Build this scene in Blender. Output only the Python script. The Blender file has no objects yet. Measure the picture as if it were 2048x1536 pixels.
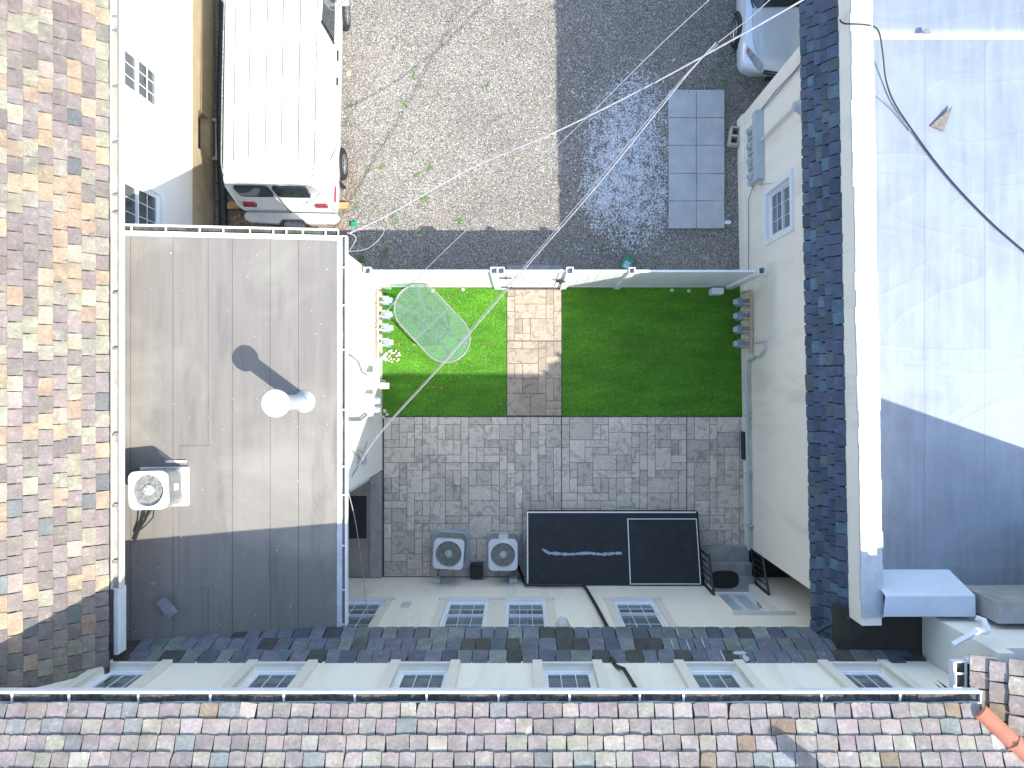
import bpy, bmesh, math, random
import numpy as np
from mathutils import Vector, Matrix
random.seed(11); rng = np.random.default_rng(5)
R = math.radians
SC = bpy.context.scene
COL = SC.collection

# ------------------------------------------------------------------ camera, sky, sun, exposure
H = 16.0; F = 1472.0; NX, NY = 1040.0, 775.0
cd = bpy.data.cameras.new('camera'); cam = bpy.data.objects.new('camera', cd); COL.objects.link(cam)
cam.location = (0, 0, H); cam.rotation_euler = (0, 0, 0)
cd.sensor_width = 36; cd.lens = F / 2048 * 36
cd.shift_x = -(NX - 1024) / 2048; cd.shift_y = (NY - 768) / 2048
cd.clip_start = 0.1; cd.clip_end = 600
SC.camera = cam
SUN = Vector((0.727, -0.56, 1.0)).normalized()
w = bpy.data.worlds.new('World'); SC.world = w; w.use_nodes = True
nt = w.node_tree; nt.nodes.clear()
wo = nt.nodes.new('ShaderNodeOutputWorld'); bg = nt.nodes.new('ShaderNodeBackground'); sk = nt.nodes.new('ShaderNodeTexSky')
sk.sky_type = 'NISHITA'; sk.sun_disc = False; sk.sun_elevation = math.asin(SUN.z); sk.sun_rotation = math.atan2(SUN.x, SUN.y)
nt.links.new(sk.outputs[0], bg.inputs[0]); nt.links.new(bg.outputs[0], wo.inputs[0]); bg.inputs[1].default_value = 0.15
sd = bpy.data.lights.new('sun', 'SUN'); sun = bpy.data.objects.new('sun', sd); COL.objects.link(sun)
sd.energy = 2.35; sd.angle = R(0.5); sd.color = (1.0, 0.955, 0.89)
sun.rotation_euler = SUN.to_track_quat('Z', 'Y').to_euler(); sun.location = SUN * 30
SC.view_settings.view_transform = 'Standard'; SC.view_settings.look = 'None'
SC.view_settings.exposure = 1.84; SC.view_settings.gamma = 1.0
SC.cycles.max_bounces = 8; SC.cycles.transparent_max_bounces = 12; SC.cycles.diffuse_bounces = 4

# ------------------------------------------------------------------ helpers
def P(px, py, z):
    return Vector(((px - NX) / F * (H - z), (NY - py) / F * (H - z), z))
def PX(p):
    s = F / max(0.2, H - p[2]); return NX + p[0] * s, NY - p[1] * s
class Fr:
    def __init__(s, O, U, V, N): s.O = Vector(O); s.U = Vector(U).normalized(); s.V = Vector(V).normalized(); s.N = Vector(N).normalized()
    def pt(s, u, v, n=0): return s.O + s.U * u + s.V * v + s.N * n
W = Fr((0,0,0), (1,0,0), (0,1,0), (0,0,1))     # u=x v=y n=z

class MB:
    def __init__(s): s.v = []; s.f = []; s.m = []
    def face(s, pts, mi=0):
        b = len(s.v); s.v += [tuple(p) for p in pts]; s.f.append(tuple(range(b, b + len(pts)))); s.m.append(mi)
    def box(s, fr, u0, u1, v0, v1, n0, n1, mi=0):
        b = len(s.v)
        for n in (n0, n1):
            for (u, v) in ((u0, v0), (u1, v0), (u1, v1), (u0, v1)): s.v.append(tuple(fr.pt(u, v, n)))
        for q in ((0,3,2,1), (4,5,6,7), (0,1,5,4), (1,2,6,5), (2,3,7,6), (3,0,4,7)):
            s.f.append(tuple(b + i for i in q)); s.m.append(mi)
        return s
    def prism(s, fr, out, n0, n1, mi=0):
        b = len(s.v); k = len(out)
        for n in (n0, n1):
            for (u, v) in out: s.v.append(tuple(fr.pt(u, v, n)))
        s.f.append(tuple(b + i for i in reversed(range(k)))); s.m.append(mi)
        s.f.append(tuple(b + k + i for i in range(k))); s.m.append(mi)
        for i in range(k):
            j = (i + 1) % k; s.f.append((b + i, b + j, b + k + j, b + k + i)); s.m.append(mi)
        return s
    def tube(s, pts, r, seg=8, mi=0, closed=False, radii=None):
        pts = [Vector(p) for p in pts]; n = len(pts); rings = []
        up = Vector((0.13, 0.21, 1)).normalized()
        for i, p in enumerate(pts):
            a = pts[(i - 1) % n] if (closed or i > 0) else p
            c = pts[(i + 1) % n] if (closed or i < n - 1) else p
            t = (c - a).normalized()
            x = t.cross(up)
            if x.length < 1e-3: x = t.cross(Vector((1, 0, 0)))
            x.normalize(); y = t.cross(x)
            rr = radii[i] if radii else r
            b = len(s.v); rings.append(b)
            for k in range(seg):
                an = 2 * math.pi * k / seg
                s.v.append(tuple(p + x * (rr * math.cos(an)) + y * (rr * math.sin(an))))
        for i in range(n if closed else n - 1):
            a = rings[i]; c = rings[(i + 1) % n]
            for k in range(seg):
                k2 = (k + 1) % seg; s.f.append((a + k, a + k2, c + k2, c + k)); s.m.append(mi)
        if not closed:
            s.f.append(tuple(rings[0] + k for k in range(seg))); s.m.append(mi)
            s.f.append(tuple(rings[-1] + k for k in range(seg))); s.m.append(mi)
        return s
    def cyl(s, c, r, z0, z1, seg=20, mi=0, r1=None):
        c = Vector(c); return s.tube([c + Vector((0,0,z0)), c + Vector((0,0,z1))], r, seg, mi, radii=[r, r if r1 is None else r1])
    def lathe(s, c, prof, seg=24, mi=0):
        c = Vector(c); rings = []
        for (r, z) in prof:
            rings.append(len(s.v))
            for k in range(seg):
                a = 2 * math.pi * k / seg; s.v.append((c.x + r * math.cos(a), c.y + r * math.sin(a), c.z + z))
        for a, b in zip(rings, rings[1:]):
            for k in range(seg):
                k2 = (k + 1) % seg; s.f.append((a + k, a + k2, b + k2, b + k)); s.m.append(mi)
        return s
    def mesh(s, name, mats, smooth=False, bevel=0):
        me = bpy.data.meshes.new(name); me.from_pydata(s.v, [], s.f)
        for m in (mats if isinstance(mats, (list, tuple)) else [mats]): me.materials.append(m)
        me.polygons.foreach_set('material_index', s.m)
        bm = bmesh.new(); bm.from_mesh(me)
        bmesh.ops.remove_doubles(bm, verts=bm.verts, dist=1e-5)
        bmesh.ops.recalc_face_normals(bm, faces=bm.faces)
        if bevel:
            eds = [e for e in bm.edges if len(e.link_faces) == 2 and e.calc_face_angle(0) > 0.6]
            bmesh.ops.bevel(bm, geom=eds, offset=bevel, segments=2, affect='EDGES', profile=0.6)
        if smooth:
            for f in bm.faces: f.smooth = True
            for e in bm.edges:
                if len(e.link_faces) == 2 and e.calc_face_angle(0) > 0.7: e.smooth = False
        bm.to_mesh(me); bm.free(); me.update()
        return me
    def build(s, name, mats, parent=None, world=False, smooth=False, bevel=0, **tags):
        o = bpy.data.objects.new(name, s.mesh(name, mats, smooth, bevel)); COL.objects.link(o)
        if parent is not None:
            o.parent = parent
            if world: o.location = -wloc(parent)
        for k, v in tags.items(): o[k] = v
        return o
def wloc(o):
    t = Vector((0,0,0))
    while o is not None: t += o.location; o = o.parent
    return t
def thing(name, label, cat, loc=(0,0,0), group=None):
    o = bpy.data.objects.new(name, None); COL.objects.link(o); o.location = loc
    o.empty_display_size = 0.1; o['label'] = label; o['category'] = cat
    if group: o['group'] = group
    return o
def tagd(label, cat, group=None):
    d = dict(label=label, category=cat)
    if group: d['group'] = group
    return d
def copy_tree(o, parent=None):
    c = o.copy(); COL.objects.link(c)
    if parent is not None: c.parent = parent
    for ch in list(o.children): copy_tree(ch, c)
    return c
def fast_tris(name, verts, tris, mat, **tags):
    me = bpy.data.meshes.new(name); nv = len(verts); ntr = len(tris)
    me.vertices.add(nv); me.vertices.foreach_set('co', np.asarray(verts, dtype=np.float32).ravel())
    me.loops.add(ntr * 3); me.loops.foreach_set('vertex_index', np.asarray(tris, dtype=np.int32).ravel())
    me.polygons.add(ntr); me.polygons.foreach_set('loop_start', np.arange(0, ntr * 3, 3, dtype=np.int32))
    me.update(calc_edges=True); me.materials.append(mat)
    o = bpy.data.objects.new(name, me); COL.objects.link(o)
    for k, v in tags.items(): o[k] = v
    return o

# ------------------------------------------------------------------ materials
def N(t, ty, **kw):
    n = t.nodes.new(ty)
    for k, v in kw.items(): setattr(n, k, v)
    return n
def newmat(name):
    m = bpy.data.materials.new(name); m.use_nodes = True; t = m.node_tree
    return m, t, t.nodes['Principled BSDF'], t.links
def mix(t, fac, a, b, mode='MIX'):
    n = N(t, 'ShaderNodeMix', data_type='RGBA', blend_type=mode); L = t.links
    for s, v in ((0, fac), (6, a), (7, b)):
        if hasattr(v, 'node'): L.new(v, n.inputs[s])
        else: n.inputs[s].default_value = v if s == 0 else (*v[:3], 1)
    return n.outputs[2]
def ramp(t, src, stops, const=False):
    n = N(t, 'ShaderNodeValToRGB'); n.color_ramp.interpolation = 'CONSTANT' if const else 'LINEAR'
    cr = n.color_ramp
    while len(cr.elements) > 1: cr.elements.remove(cr.elements[-1])
    cr.elements[0].position = stops[0][0]; c = stops[0][1]; cr.elements[0].color = (*c, 1) if isinstance(c, tuple) else (c, c, c, 1)
    for p, c in stops[1:]:
        e = cr.elements.new(p); e.color = (*c, 1) if isinstance(c, tuple) else (c, c, c, 1)
    t.links.new(src, n.inputs[0]); return n.outputs[0]
def noise(t, vec, scale, detail=4, rough=0.55, dist=0.0):
    n = N(t, 'ShaderNodeTexNoise'); n.inputs['Scale'].default_value = scale; n.inputs['Detail'].default_value = detail
    n.inputs['Roughness'].default_value = rough; n.inputs['Distortion'].default_value = dist
    if vec is not None: t.links.new(vec, n.inputs['Vector'])
    return n.outputs['Fac']
def pos(t): return N(t, 'ShaderNodeNewGeometry').outputs['Position']
def scaled(t, vec, s):
    n = N(t, 'ShaderNodeMapping'); n.inputs['Scale'].default_value = s; t.links.new(vec, n.inputs[0]); return n.outputs[0]
def bump(t, b, h, strength=0.3, dist=0.01):
    n = N(t, 'ShaderNodeBump'); n.inputs['Strength'].default_value = strength; n.inputs['Distance'].default_value = dist
    t.links.new(h, n.inputs['Height']); t.links.new(n.outputs[0], b.inputs['Normal'])
def M(name, c1, c2=None, rough=0.6, sc=6, metal=0, coat=0, bs=0.15, bd=0.004, lo=0.35, hi=0.65, stretch=(1,1,1), dirt=None, dsc=1.3, dlo=0.5, dhi=0.75):
    m, t, b, L = newmat(name)
    p = scaled(t, pos(t), stretch)
    if c2 is None: c2 = tuple(x * 0.88 for x in c1)
    f = ramp(t, noise(t, p, sc, 6, 0.6), [(lo, 0.0), (hi, 1.0)])
    c = mix(t, f, c1, c2)
    if dirt is not None:
        d = ramp(t, noise(t, p, dsc, 7, 0.65, 0.4), [(dlo, 0.0), (dhi, 1.0)]); c = mix(t, d, c, dirt)
    L.new(c, b.inputs['Base Color']); b.inputs['Roughness'].default_value = rough; b.inputs['Metallic'].default_value = metal
    b.inputs['Coat Weight'].default_value = coat
    if bs: bump(t, b, noise(t, p, sc * 8, 5, 0.6), bs, bd)
    return m
stucco = M('cream_stucco', (0.86, 0.795, 0.67), (0.82, 0.76, 0.645), 0.85, 1.2, bs=0.35, bd=0.003, stretch=(1.6, 1.6, 0.35), dirt=(0.58, 0.54, 0.45), dsc=1.1, dlo=0.52, dhi=0.85)
stucco_l = M('pale_stucco', (0.78, 0.75, 0.66), (0.73, 0.70, 0.62), 0.85, 0.9, bs=0.3, bd=0.003)
tan = M('tan_base_paint', (0.46, 0.37, 0.23), (0.40, 0.32, 0.20), 0.85, 2.0, bs=0.35, dirt=(0.30, 0.25, 0.18))
trim = M('cream_trim', (0.72, 0.665, 0.57), (0.67, 0.62, 0.53), 0.7, 3)
vinyl = M('white_vinyl', (0.80, 0.81, 0.80), (0.77, 0.78, 0.76), 0.38, 2, bs=0)
white = M('white_frame', (0.80, 0.81, 0.82), (0.76, 0.77, 0.78), 0.4, 4, bs=0)
alum = M('weathered_cream_metal', (0.60, 0.58, 0.50), (0.50, 0.48, 0.41), 0.55, 3, bs=0.1, dirt=(0.33, 0.28, 0.20), dsc=4, dlo=0.6, dhi=0.8)
gutw = M('white_gutter_metal', (0.76, 0.77, 0.78), (0.66, 0.67, 0.67), 0.4, 4, bs=0)
gutd = M('gutter_sediment', (0.035, 0.037, 0.032), (0.14, 0.14, 0.12), 0.9, 12, bs=0.8, bd=0.02, dirt=(0.04, 0.055, 0.02))
sediment_p = M('pale_gutter_bed', (0.42, 0.40, 0.33), (0.28, 0.26, 0.20), 0.8, 5, bs=0.3)
black = M('black_plastic', (0.016, 0.017, 0.018), (0.022, 0.022, 0.022), 0.5, 8, bs=0.1)
rubber = M('tyre_rubber', (0.02, 0.02, 0.021), None, 0.75, 20)
chrome = M('alloy_metal', (0.55, 0.56, 0.57), None, 0.3, 4, metal=0.85, bs=0)
paint = M('white_car_paint', (0.76, 0.82, 0.86), (0.75, 0.81, 0.85), 0.2, 2, metal=0.25, coat=0.8, bs=0)
vanpaint = M('white_van_paint', (0.78, 0.80, 0.80), (0.76, 0.775, 0.77), 0.38, 1.2, coat=0.3, bs=0, dirt=(0.66, 0.66, 0.62), dsc=3, dlo=0.62, dhi=0.85)
redlens = M('red_lens', (0.28, 0.012, 0.025), None, 0.2, 4, coat=0.5, bs=0)
amber = M('amber_lens', (0.6, 0.2, 0.04), None, 0.2, 4, bs=0)
meterg = M('blue_grey_meter_paint', (0.27, 0.33, 0.36), (0.22, 0.28, 0.31), 0.5, 10)
pipet = M('tan_gas_pipe', (0.55, 0.43, 0.31), (0.46, 0.35, 0.25), 0.6, 8)
panelg = M('grey_blue_panel', (0.40, 0.45, 0.46), (0.47, 0.51, 0.51), 0.45, 5)
acmet = M('pale_ac_enamel', (0.66, 0.68, 0.67), (0.60, 0.62, 0.61), 0.4, 5)
fanm = M('fan_metal', (0.50, 0.53, 0.55), (0.40, 0.43, 0.46), 0.3, 6, metal=0.6, bs=0)
coil = M('coil_fins', (0.12, 0.12, 0.10), (0.30, 0.29, 0.25), 0.6, 30, stretch=(1, 1, 4))
cable_w = M('white_cable_jacket', (0.34, 0.33, 0.34), (0.24, 0.23, 0.24), 0.5, 20, bs=0)
cable_g = M('grey_cable_jacket', (0.16, 0.155, 0.17), (0.24, 0.235, 0.25), 0.5, 20, bs=0)
green_p = M('green_plastic', (0.0, 0.33, 0.13), (0.01, 0.26, 0.11), 0.35, 12, bs=0)
conc = M('concrete', (0.36, 0.35, 0.33), (0.28, 0.27, 0.25), 0.85, 5, dirt=(0.18, 0.17, 0.15), dsc=2.5, dlo=0.55, dhi=0.8, bs=0.3)
padm = M('grey_ac_pad', (0.44, 0.46, 0.46), (0.36, 0.38, 0.39), 0.6, 4)
wood = M('yellow_timber', (0.48, 0.34, 0.15), (0.36, 0.24, 0.10), 0.75, 6, stretch=(1, 9, 9), bs=0.3)
oldwood = M('grey_log', (0.25, 0.23, 0.19), (0.14, 0.13, 0.11), 0.9, 6, stretch=(2, 9, 9), bs=0.6)
copper = M('terracotta_valley_paint', (0.52, 0.20, 0.11), (0.42, 0.15, 0.085), 0.55, 4, dirt=(0.35, 0.25, 0.18), dsc=5, dlo=0.6, dhi=0.8)
brass = M('brass', (0.6, 0.42, 0.12), None, 0.3, 4, metal=0.9, bs=0)
stone_m = M('tan_rock', (0.62, 0.50, 0.36), (0.72, 0.66, 0.55), 0.8, 12, bs=0.4)
darkroom = M('dark_interior', (0.03, 0.032, 0.035), None, 0.9, 2, bs=0)
blindm = M('window_blind', (0.34, 0.35, 0.32), (0.26, 0.27, 0.25), 0.7, 8, bs=0)
doorp = M('door_panel_blue', (0.50, 0.60, 0.62), (0.46, 0.56, 0.58), 0.5, 5, bs=0)
leafm = M('dry_leaf', (0.32, 0.17, 0.07), (0.45, 0.25, 0.11), 0.8, 25, bs=0.2)
weedm = M('weed_leaf', (0.07, 0.17, 0.03), (0.12, 0.24, 0.04), 0.6, 25, bs=0)
ink = M('black_ink', (0.02, 0.02, 0.02), None, 0.6, 4, bs=0)

def glass_mat(name, tint, fmix=0.65, rough=0.02):
    m = bpy.data.materials.new(name); m.use_nodes = True; t = m.node_tree; t.nodes.clear(); L = t.links
    o = N(t, 'ShaderNodeOutputMaterial'); tr = N(t, 'ShaderNodeBsdfTransparent'); gl = N(t, 'ShaderNodeBsdfGlossy'); mx = N(t, 'ShaderNodeMixShader')
    lwn = N(t, 'ShaderNodeLayerWeight'); lwn.inputs['Blend'].default_value = 0.5
    pw = N(t, 'ShaderNodeMath', operation='POWER'); L.new(lwn.outputs['Facing'], pw.inputs[0]); pw.inputs[1].default_value = 4.0
    fr = N(t, 'ShaderNodeMath', operation='MULTIPLY_ADD'); L.new(pw.outputs[0], fr.inputs[0]); fr.inputs[1].default_value = fmix; fr.inputs[2].default_value = 0.05
    tr.inputs[0].default_value = (*tint, 1); gl.inputs['Roughness'].default_value = rough; gl.inputs[0].default_value = (0.95, 0.97, 1, 1)
    L.new(fr.outputs[0], mx.inputs[0]); L.new(tr.outputs[0], mx.inputs[1]); L.new(gl.outputs[0], mx.inputs[2]); L.new(mx.outputs[0], o.inputs[0])
    return m
pane_m = glass_mat('window_glass', (0.72, 0.77, 0.80))
carglass = M('dark_car_glass', (0.02, 0.035, 0.04), None, 0.06, 3, coat=0.8, bs=0)
def table_glass():
    m = bpy.data.materials.new('pebbled_table_glass'); m.use_nodes = True; t = m.node_tree; t.nodes.clear(); L = t.links
    o = N(t, 'ShaderNodeOutputMaterial'); tr = N(t, 'ShaderNodeBsdfTransparent'); pr = N(t, 'ShaderNodeBsdfPrincipled'); mx = N(t, 'ShaderNodeMixShader')
    tr.inputs[0].default_value = (0.72, 0.90, 0.82, 1); pr.inputs['Base Color'].default_value = (0.42, 0.50, 0.45, 1); pr.inputs['Roughness'].default_value = 0.25
    mx.inputs[0].default_value = 0.13
    L.new(tr.outputs[0], mx.inputs[1]); L.new(pr.outputs[0], mx.inputs[2]); L.new(mx.outputs[0], o.inputs[0]); return m
tglass = table_glass()
headglass = M('headlamp_glass', (0.45, 0.48, 0.50), (0.25, 0.27, 0.29), 0.12, 14, coat=0.8, bs=0)

def gravel_mat():
    m, t, b, L = newmat('crushed_stone'); p = pos(t)
    warp = N(t, 'ShaderNodeVectorMath', operation='MULTIPLY_ADD')
    nz = N(t, 'ShaderNodeTexNoise'); nz.inputs['Scale'].default_value = 18; L.new(p, nz.inputs['Vector'])
    L.new(nz.outputs['Color'], warp.inputs[0]); warp.inputs[1].default_value = (0.05, 0.05, 0.05); L.new(p, warp.inputs[2])
    v = N(t, 'ShaderNodeTexVoronoi'); v.inputs['Scale'].default_value = 58; L.new(warp.outputs[0], v.inputs['Vector'])
    sep = N(t, 'ShaderNodeSeparateColor'); L.new(v.outputs['Color'], sep.inputs[0])
    c = ramp(t, sep.outputs[0], [(0.0, (0.13, 0.122, 0.105)), (0.30, (0.245, 0.224, 0.186)), (0.60, (0.35, 0.32, 0.265)), (0.85, (0.47, 0.43, 0.36)), (1.0, (0.74, 0.73, 0.69))])
    dark = ramp(t, v.outputs['Distance'], [(0.35, 1.0), (0.8, 0.5)])
    c = mix(t, 1.0, c, dark, 'MULTIPLY')
    big = ramp(t, noise(t, p, 0.55, 5, 0.6), [(0.35, 0.85), (0.65, 1.12)])
    c = mix(t, 1.0, c, big, 'MULTIPLY')
    # earthy bare patches
    e = ramp(t, noise(t, p, 0.9, 6, 0.7, 0.6), [(0.57, 0.0), (0.72, 1.0)])
    c = mix(t, mix(t, 1.0, e, (0.55, 0.55, 0.55), 'MULTIPLY'), c, (0.26, 0.20, 0.13))
    L.new(c, b.inputs['Base Color']); b.inputs['Roughness'].default_value = 0.9
    bump(t, b, v.outputs['Distance'], 0.9, -0.02)
    return m
gravel_m = gravel_mat()
def pebble_mat(name, stops):
    m, t, b, L = newmat(name); g = N(t, 'ShaderNodeNewGeometry')
    c = ramp(t, g.outputs['Random Per Island'], stops)
    L.new(c, b.inputs['Base Color']); b.inputs['Roughness'].default_value = 0.75; return m
peb_m = pebble_mat('mixed_pebble', [(0, (0.16, 0.15, 0.13)), (0.4, (0.33, 0.305, 0.26)), (0.75, (0.46, 0.43, 0.37)), (0.92, (0.64, 0.62, 0.58)), (1, (0.8, 0.79, 0.77))])
pebw_m = pebble_mat('white_marble_chip', [(0, (0.30, 0.32, 0.34)), (0.3, (0.60, 0.62, 0.65)), (1, (0.90, 0.91, 0.92))])

def slate_mat(name, src):
    m, t, b, L = newmat(name)
    if src == 'object':
        oi = N(t, 'ShaderNodeObjectInfo'); col = oi.outputs['Color']; rnd = oi.outputs['Random']
    else:
        at = N(t, 'ShaderNodeAttribute'); at.attribute_name = 'Col'; col = at.outputs['Color']
        rnd = N(t, 'ShaderNodeNewGeometry').outputs['Random Per Island']
    p = pos(t); va = N(t, 'ShaderNodeVectorMath', operation='SCALE'); va.inputs['Scale'].default_value = 37.0
    cx = N(t, 'ShaderNodeCombineXYZ'); L.new(rnd, cx.inputs[0]); L.new(rnd, cx.inputs[1]); L.new(cx.outputs[0], va.inputs[0])
    ad = N(t, 'ShaderNodeVectorMath', operation='ADD'); L.new(p, ad.inputs[0]); L.new(va.outputs[0], ad.inputs[1]); q = ad.outputs[0]
    f1 = ramp(t, noise(t, q, 9, 7, 0.75, 1.4), [(0.53, 0.0), (0.64, 0.85)])
    c = mix(t, f1, col, mix(t, 1.0, col, (1.42, 1.50, 1.36), 'MULTIPLY'))
    f0 = ramp(t, noise(t, q, 26, 5, 0.7), [(0.3, 0.80), (0.7, 1.18)]); c = mix(t, 1.0, c, f0, 'MULTIPLY')
    fo = ramp(t, noise(t, q, 3.5, 5, 0.6), [(0.66, 0.0), (0.78, 0.5)]); c = mix(t, fo, c, (0.36, 0.24, 0.12))
    f2 = ramp(t, noise(t, scaled(t, q, (1, 1.3, 2)), 4, 5, 0.6), [(0.3, 0.78), (0.7, 1.16)])
    c = mix(t, 1.0, c, f2, 'MULTIPLY')
    f3 = ramp(t, noise(t, p, 2.3, 6, 0.7), [(0.52, 0.0), (0.80, 0.62)])
    c = mix(t, f3, c, (0.085, 0.075, 0.058))
    L.new(c, b.inputs['Base Color']); b.inputs['Roughness'].default_value = 0.62; b.inputs['Specular IOR Level'].default_value = 0.35
    bump(t, b, noise(t, scaled(t, q, (1, 1, 1)), 22, 7, 0.7, 1.5), 0.5, 0.008); return m
slate_o = slate_mat('riven_slate', 'object'); slate_a = slate_mat('riven_slate_joined', 'attr')
under = M('tar_underlay', (0.075, 0.068, 0.058), (0.05, 0.045, 0.04), 0.95, 10)
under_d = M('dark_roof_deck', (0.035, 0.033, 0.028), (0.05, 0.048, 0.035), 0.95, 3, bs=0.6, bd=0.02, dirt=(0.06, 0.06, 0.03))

def stamped_mat(name='stamped_concrete', k=(1, 1, 1)):
    m, t, b, L = newmat(name); p = pos(t); oi = N(t, 'ShaderNodeObjectInfo')
    va = N(t, 'ShaderNodeVectorMath', operation='SCALE'); va.inputs['Scale'].default_value = 23.0
    cx = N(t, 'ShaderNodeCombineXYZ'); L.new(oi.outputs['Random'], cx.inputs[0]); L.new(oi.outputs['Random'], cx.inputs[2]); L.new(cx.outputs[0], va.inputs[0])
    ad = N(t, 'ShaderNodeVectorMath', operation='ADD'); L.new(p, ad.inputs[0]); L.new(va.outputs[0], ad.inputs[1]); q = ad.outputs[0]
    s = noise(t, q, 4.6, 4, 0.55, 1.7)
    band = ramp(t, s, [(0.34, (0.32, 0.285, 0.235)), (0.44, (0.42, 0.375, 0.31)), (0.47, (0.47, 0.42, 0.34)), (0.53, (0.54, 0.485, 0.395)), (0.55, (0.42, 0.375, 0.31)), (0.585, (0.49, 0.44, 0.355)), (0.7, (0.56, 0.505, 0.415))])
    tint = ramp(t, oi.outputs['Random'], [(0, 0.80), (0.5, 1.0), (1, 1.12)])
    c = mix(t, 1.0, band, tint, 'MULTIPLY')
    d = ramp(t, noise(t, p, 0.8, 6, 0.65), [(0.50, 0.0), (0.80, 0.5)]); c = mix(t, d, c, (0.27, 0.245, 0.205)); c = mix(t, 1.0, c, k, 'MULTIPLY')
    L.new(c, b.inputs['Base Color']); b.inputs['Roughness'].default_value = 0.7
    bump(t, b, s, 0.35, 0.02); return m
stamp_m = stamped_mat('stamped_concrete', (1.20, 1.19, 1.19)); stamp_p = stamped_mat('stamped_concrete_sun_dimmed', (0.70, 0.65, 0.60))  # same concrete twice: patio copy lifted against shade, path copy darkened against sun
joint_m = M('concrete_joint', (0.11, 0.105, 0.09), (0.07, 0.065, 0.055), 0.9, 6)
def turf_mat():
    m, t, b, L = newmat('turf_backing'); p = pos(t)
    f = ramp(t, noise(t, scaled(t, p, (1, 3, 1)), 1.8, 5, 0.6), [(0.35, 0.0), (0.65, 1.0)])
    c = mix(t, f, (0.045, 0.21, 0.012), (0.085, 0.30, 0.018))
    f = ramp(t, noise(t, scaled(t, p, (1, 1, 1)), 60, 4, 0.7), [(0.3, 0.5), (0.7, 1.3)])
    c = mix(t, 1.0, c, f, 'MULTIPLY'); L.new(c, b.inputs['Base Color']); b.inputs['Roughness'].default_value = 0.8
    bump(t, b, noise(t, p, 90, 4), 0.8, 0.02); return m
turf_m = turf_mat()
def blade_mat():
    m, t, b, L = newmat('turf_blade'); g = N(t, 'ShaderNodeNewGeometry')
    c = ramp(t, g.outputs['Random Per Island'], [(0, (0.045, 0.24, 0.012)), (0.5, (0.15, 0.42, 0.018)), (0.9, (0.25, 0.53, 0.028)), (1, (0.40, 0.54, 0.11))])
    big = ramp(t, noise(t, scaled(t, g.outputs['Position'], (0.6, 2.2, 1)), 1.6, 5, 0.6), [(0.35, 0.62), (0.65, 1.1)])
    c = mix(t, 1.0, c, big, 'MULTIPLY')
    L.new(c, b.inputs['Base Color']); b.inputs['Roughness'].default_value = 0.45; return m
blade_m = blade_mat()
def flatroof_mat():
    m, t, b, L = newmat('mineral_roll_roofing'); p = pos(t)
    st = noise(t, scaled(t, p, (5, 0.35, 1)), 1.6, 5, 0.6)
    c = mix(t, ramp(t, st, [(0.3, 0.0), (0.7, 1.0)]), (0.195, 0.180, 0.156), (0.158, 0.145, 0.126))
    bl = ramp(t, noise(t, p, 0.55, 6, 0.62, 0.5), [(0.5, 0.0), (0.68, 1.0)])
    c = mix(t, bl, c, (0.245, 0.230, 0.193))
    dk = ramp(t, noise(t, scaled(t, p, (3, 0.5, 1)), 0.9, 6, 0.6), [(0.56, 0.0), (0.75, 0.8)])
    c = mix(t, dk, c, (0.115, 0.107, 0.095))
    g = ramp(t, noise(t, p, 240, 2), [(0.3, 0.86), (0.7, 1.14)]); c = mix(t, 1.0, c, g, 'MULTIPLY')
    L.new(c, b.inputs['Base Color']); b.inputs['Roughness'].default_value = 0.9; bump(t, b, noise(t, p, 200, 3), 0.3, 0.004); return m
flat_m = flatroof_mat()
black_roof = M('black_membrane', (0.012, 0.017, 0.019), (0.02, 0.026, 0.028), 0.75, 30, bs=0.4, dirt=(0.03, 0.035, 0.035), dsc=4)
def silver_mat():
    m, t, b, L = newmat('silver_roof_coating'); p = pos(t)
    c = mix(t, ramp(t, noise(t, p, 0.9, 7, 0.65, 0.8), [(0.35, 0.0), (0.68, 1.0)]), (0.225, 0.262, 0.300), (0.178, 0.196, 0.214))
    s = ramp(t, noise(t, scaled(t, p, (6, 0.5, 1)), 1.5, 6, 0.6), [(0.40, 0.0), (0.7, 0.6)]); c = mix(t, s, c, (0.262, 0.297, 0.330))
    k = ramp(t, noise(t, p, 9, 6, 0.75), [(0.62, 0.0), (0.8, 0.5)]); c = mix(t, k, c, (0.20, 0.20, 0.195))
    L.new(c, b.inputs['Base Color']); b.inputs['Roughness'].default_value = 0.6; b.inputs['Metallic'].default_value = 0.3
    wr = noise(t, scaled(t, p, (0.6, 1.5, 1)), 0.8, 2, 0.4, 1.0); r2 = ramp(t, wr, [(0.40, 0.0), (0.5, 1.0), (0.52, 0.3), (0.62, 0.0)])
    bump(t, b, r2, 0.11, 0.02); return m
silver_m = silver_mat()
rough_white = M('rough_white_coating', (0.55, 0.575, 0.59), (0.44, 0.46, 0.48), 0.6, 5, metal=0.1, bs=0.9, bd=0.02, dirt=(0.30, 0.30, 0.29), dsc=6, dlo=0.62, dhi=0.8)

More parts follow.
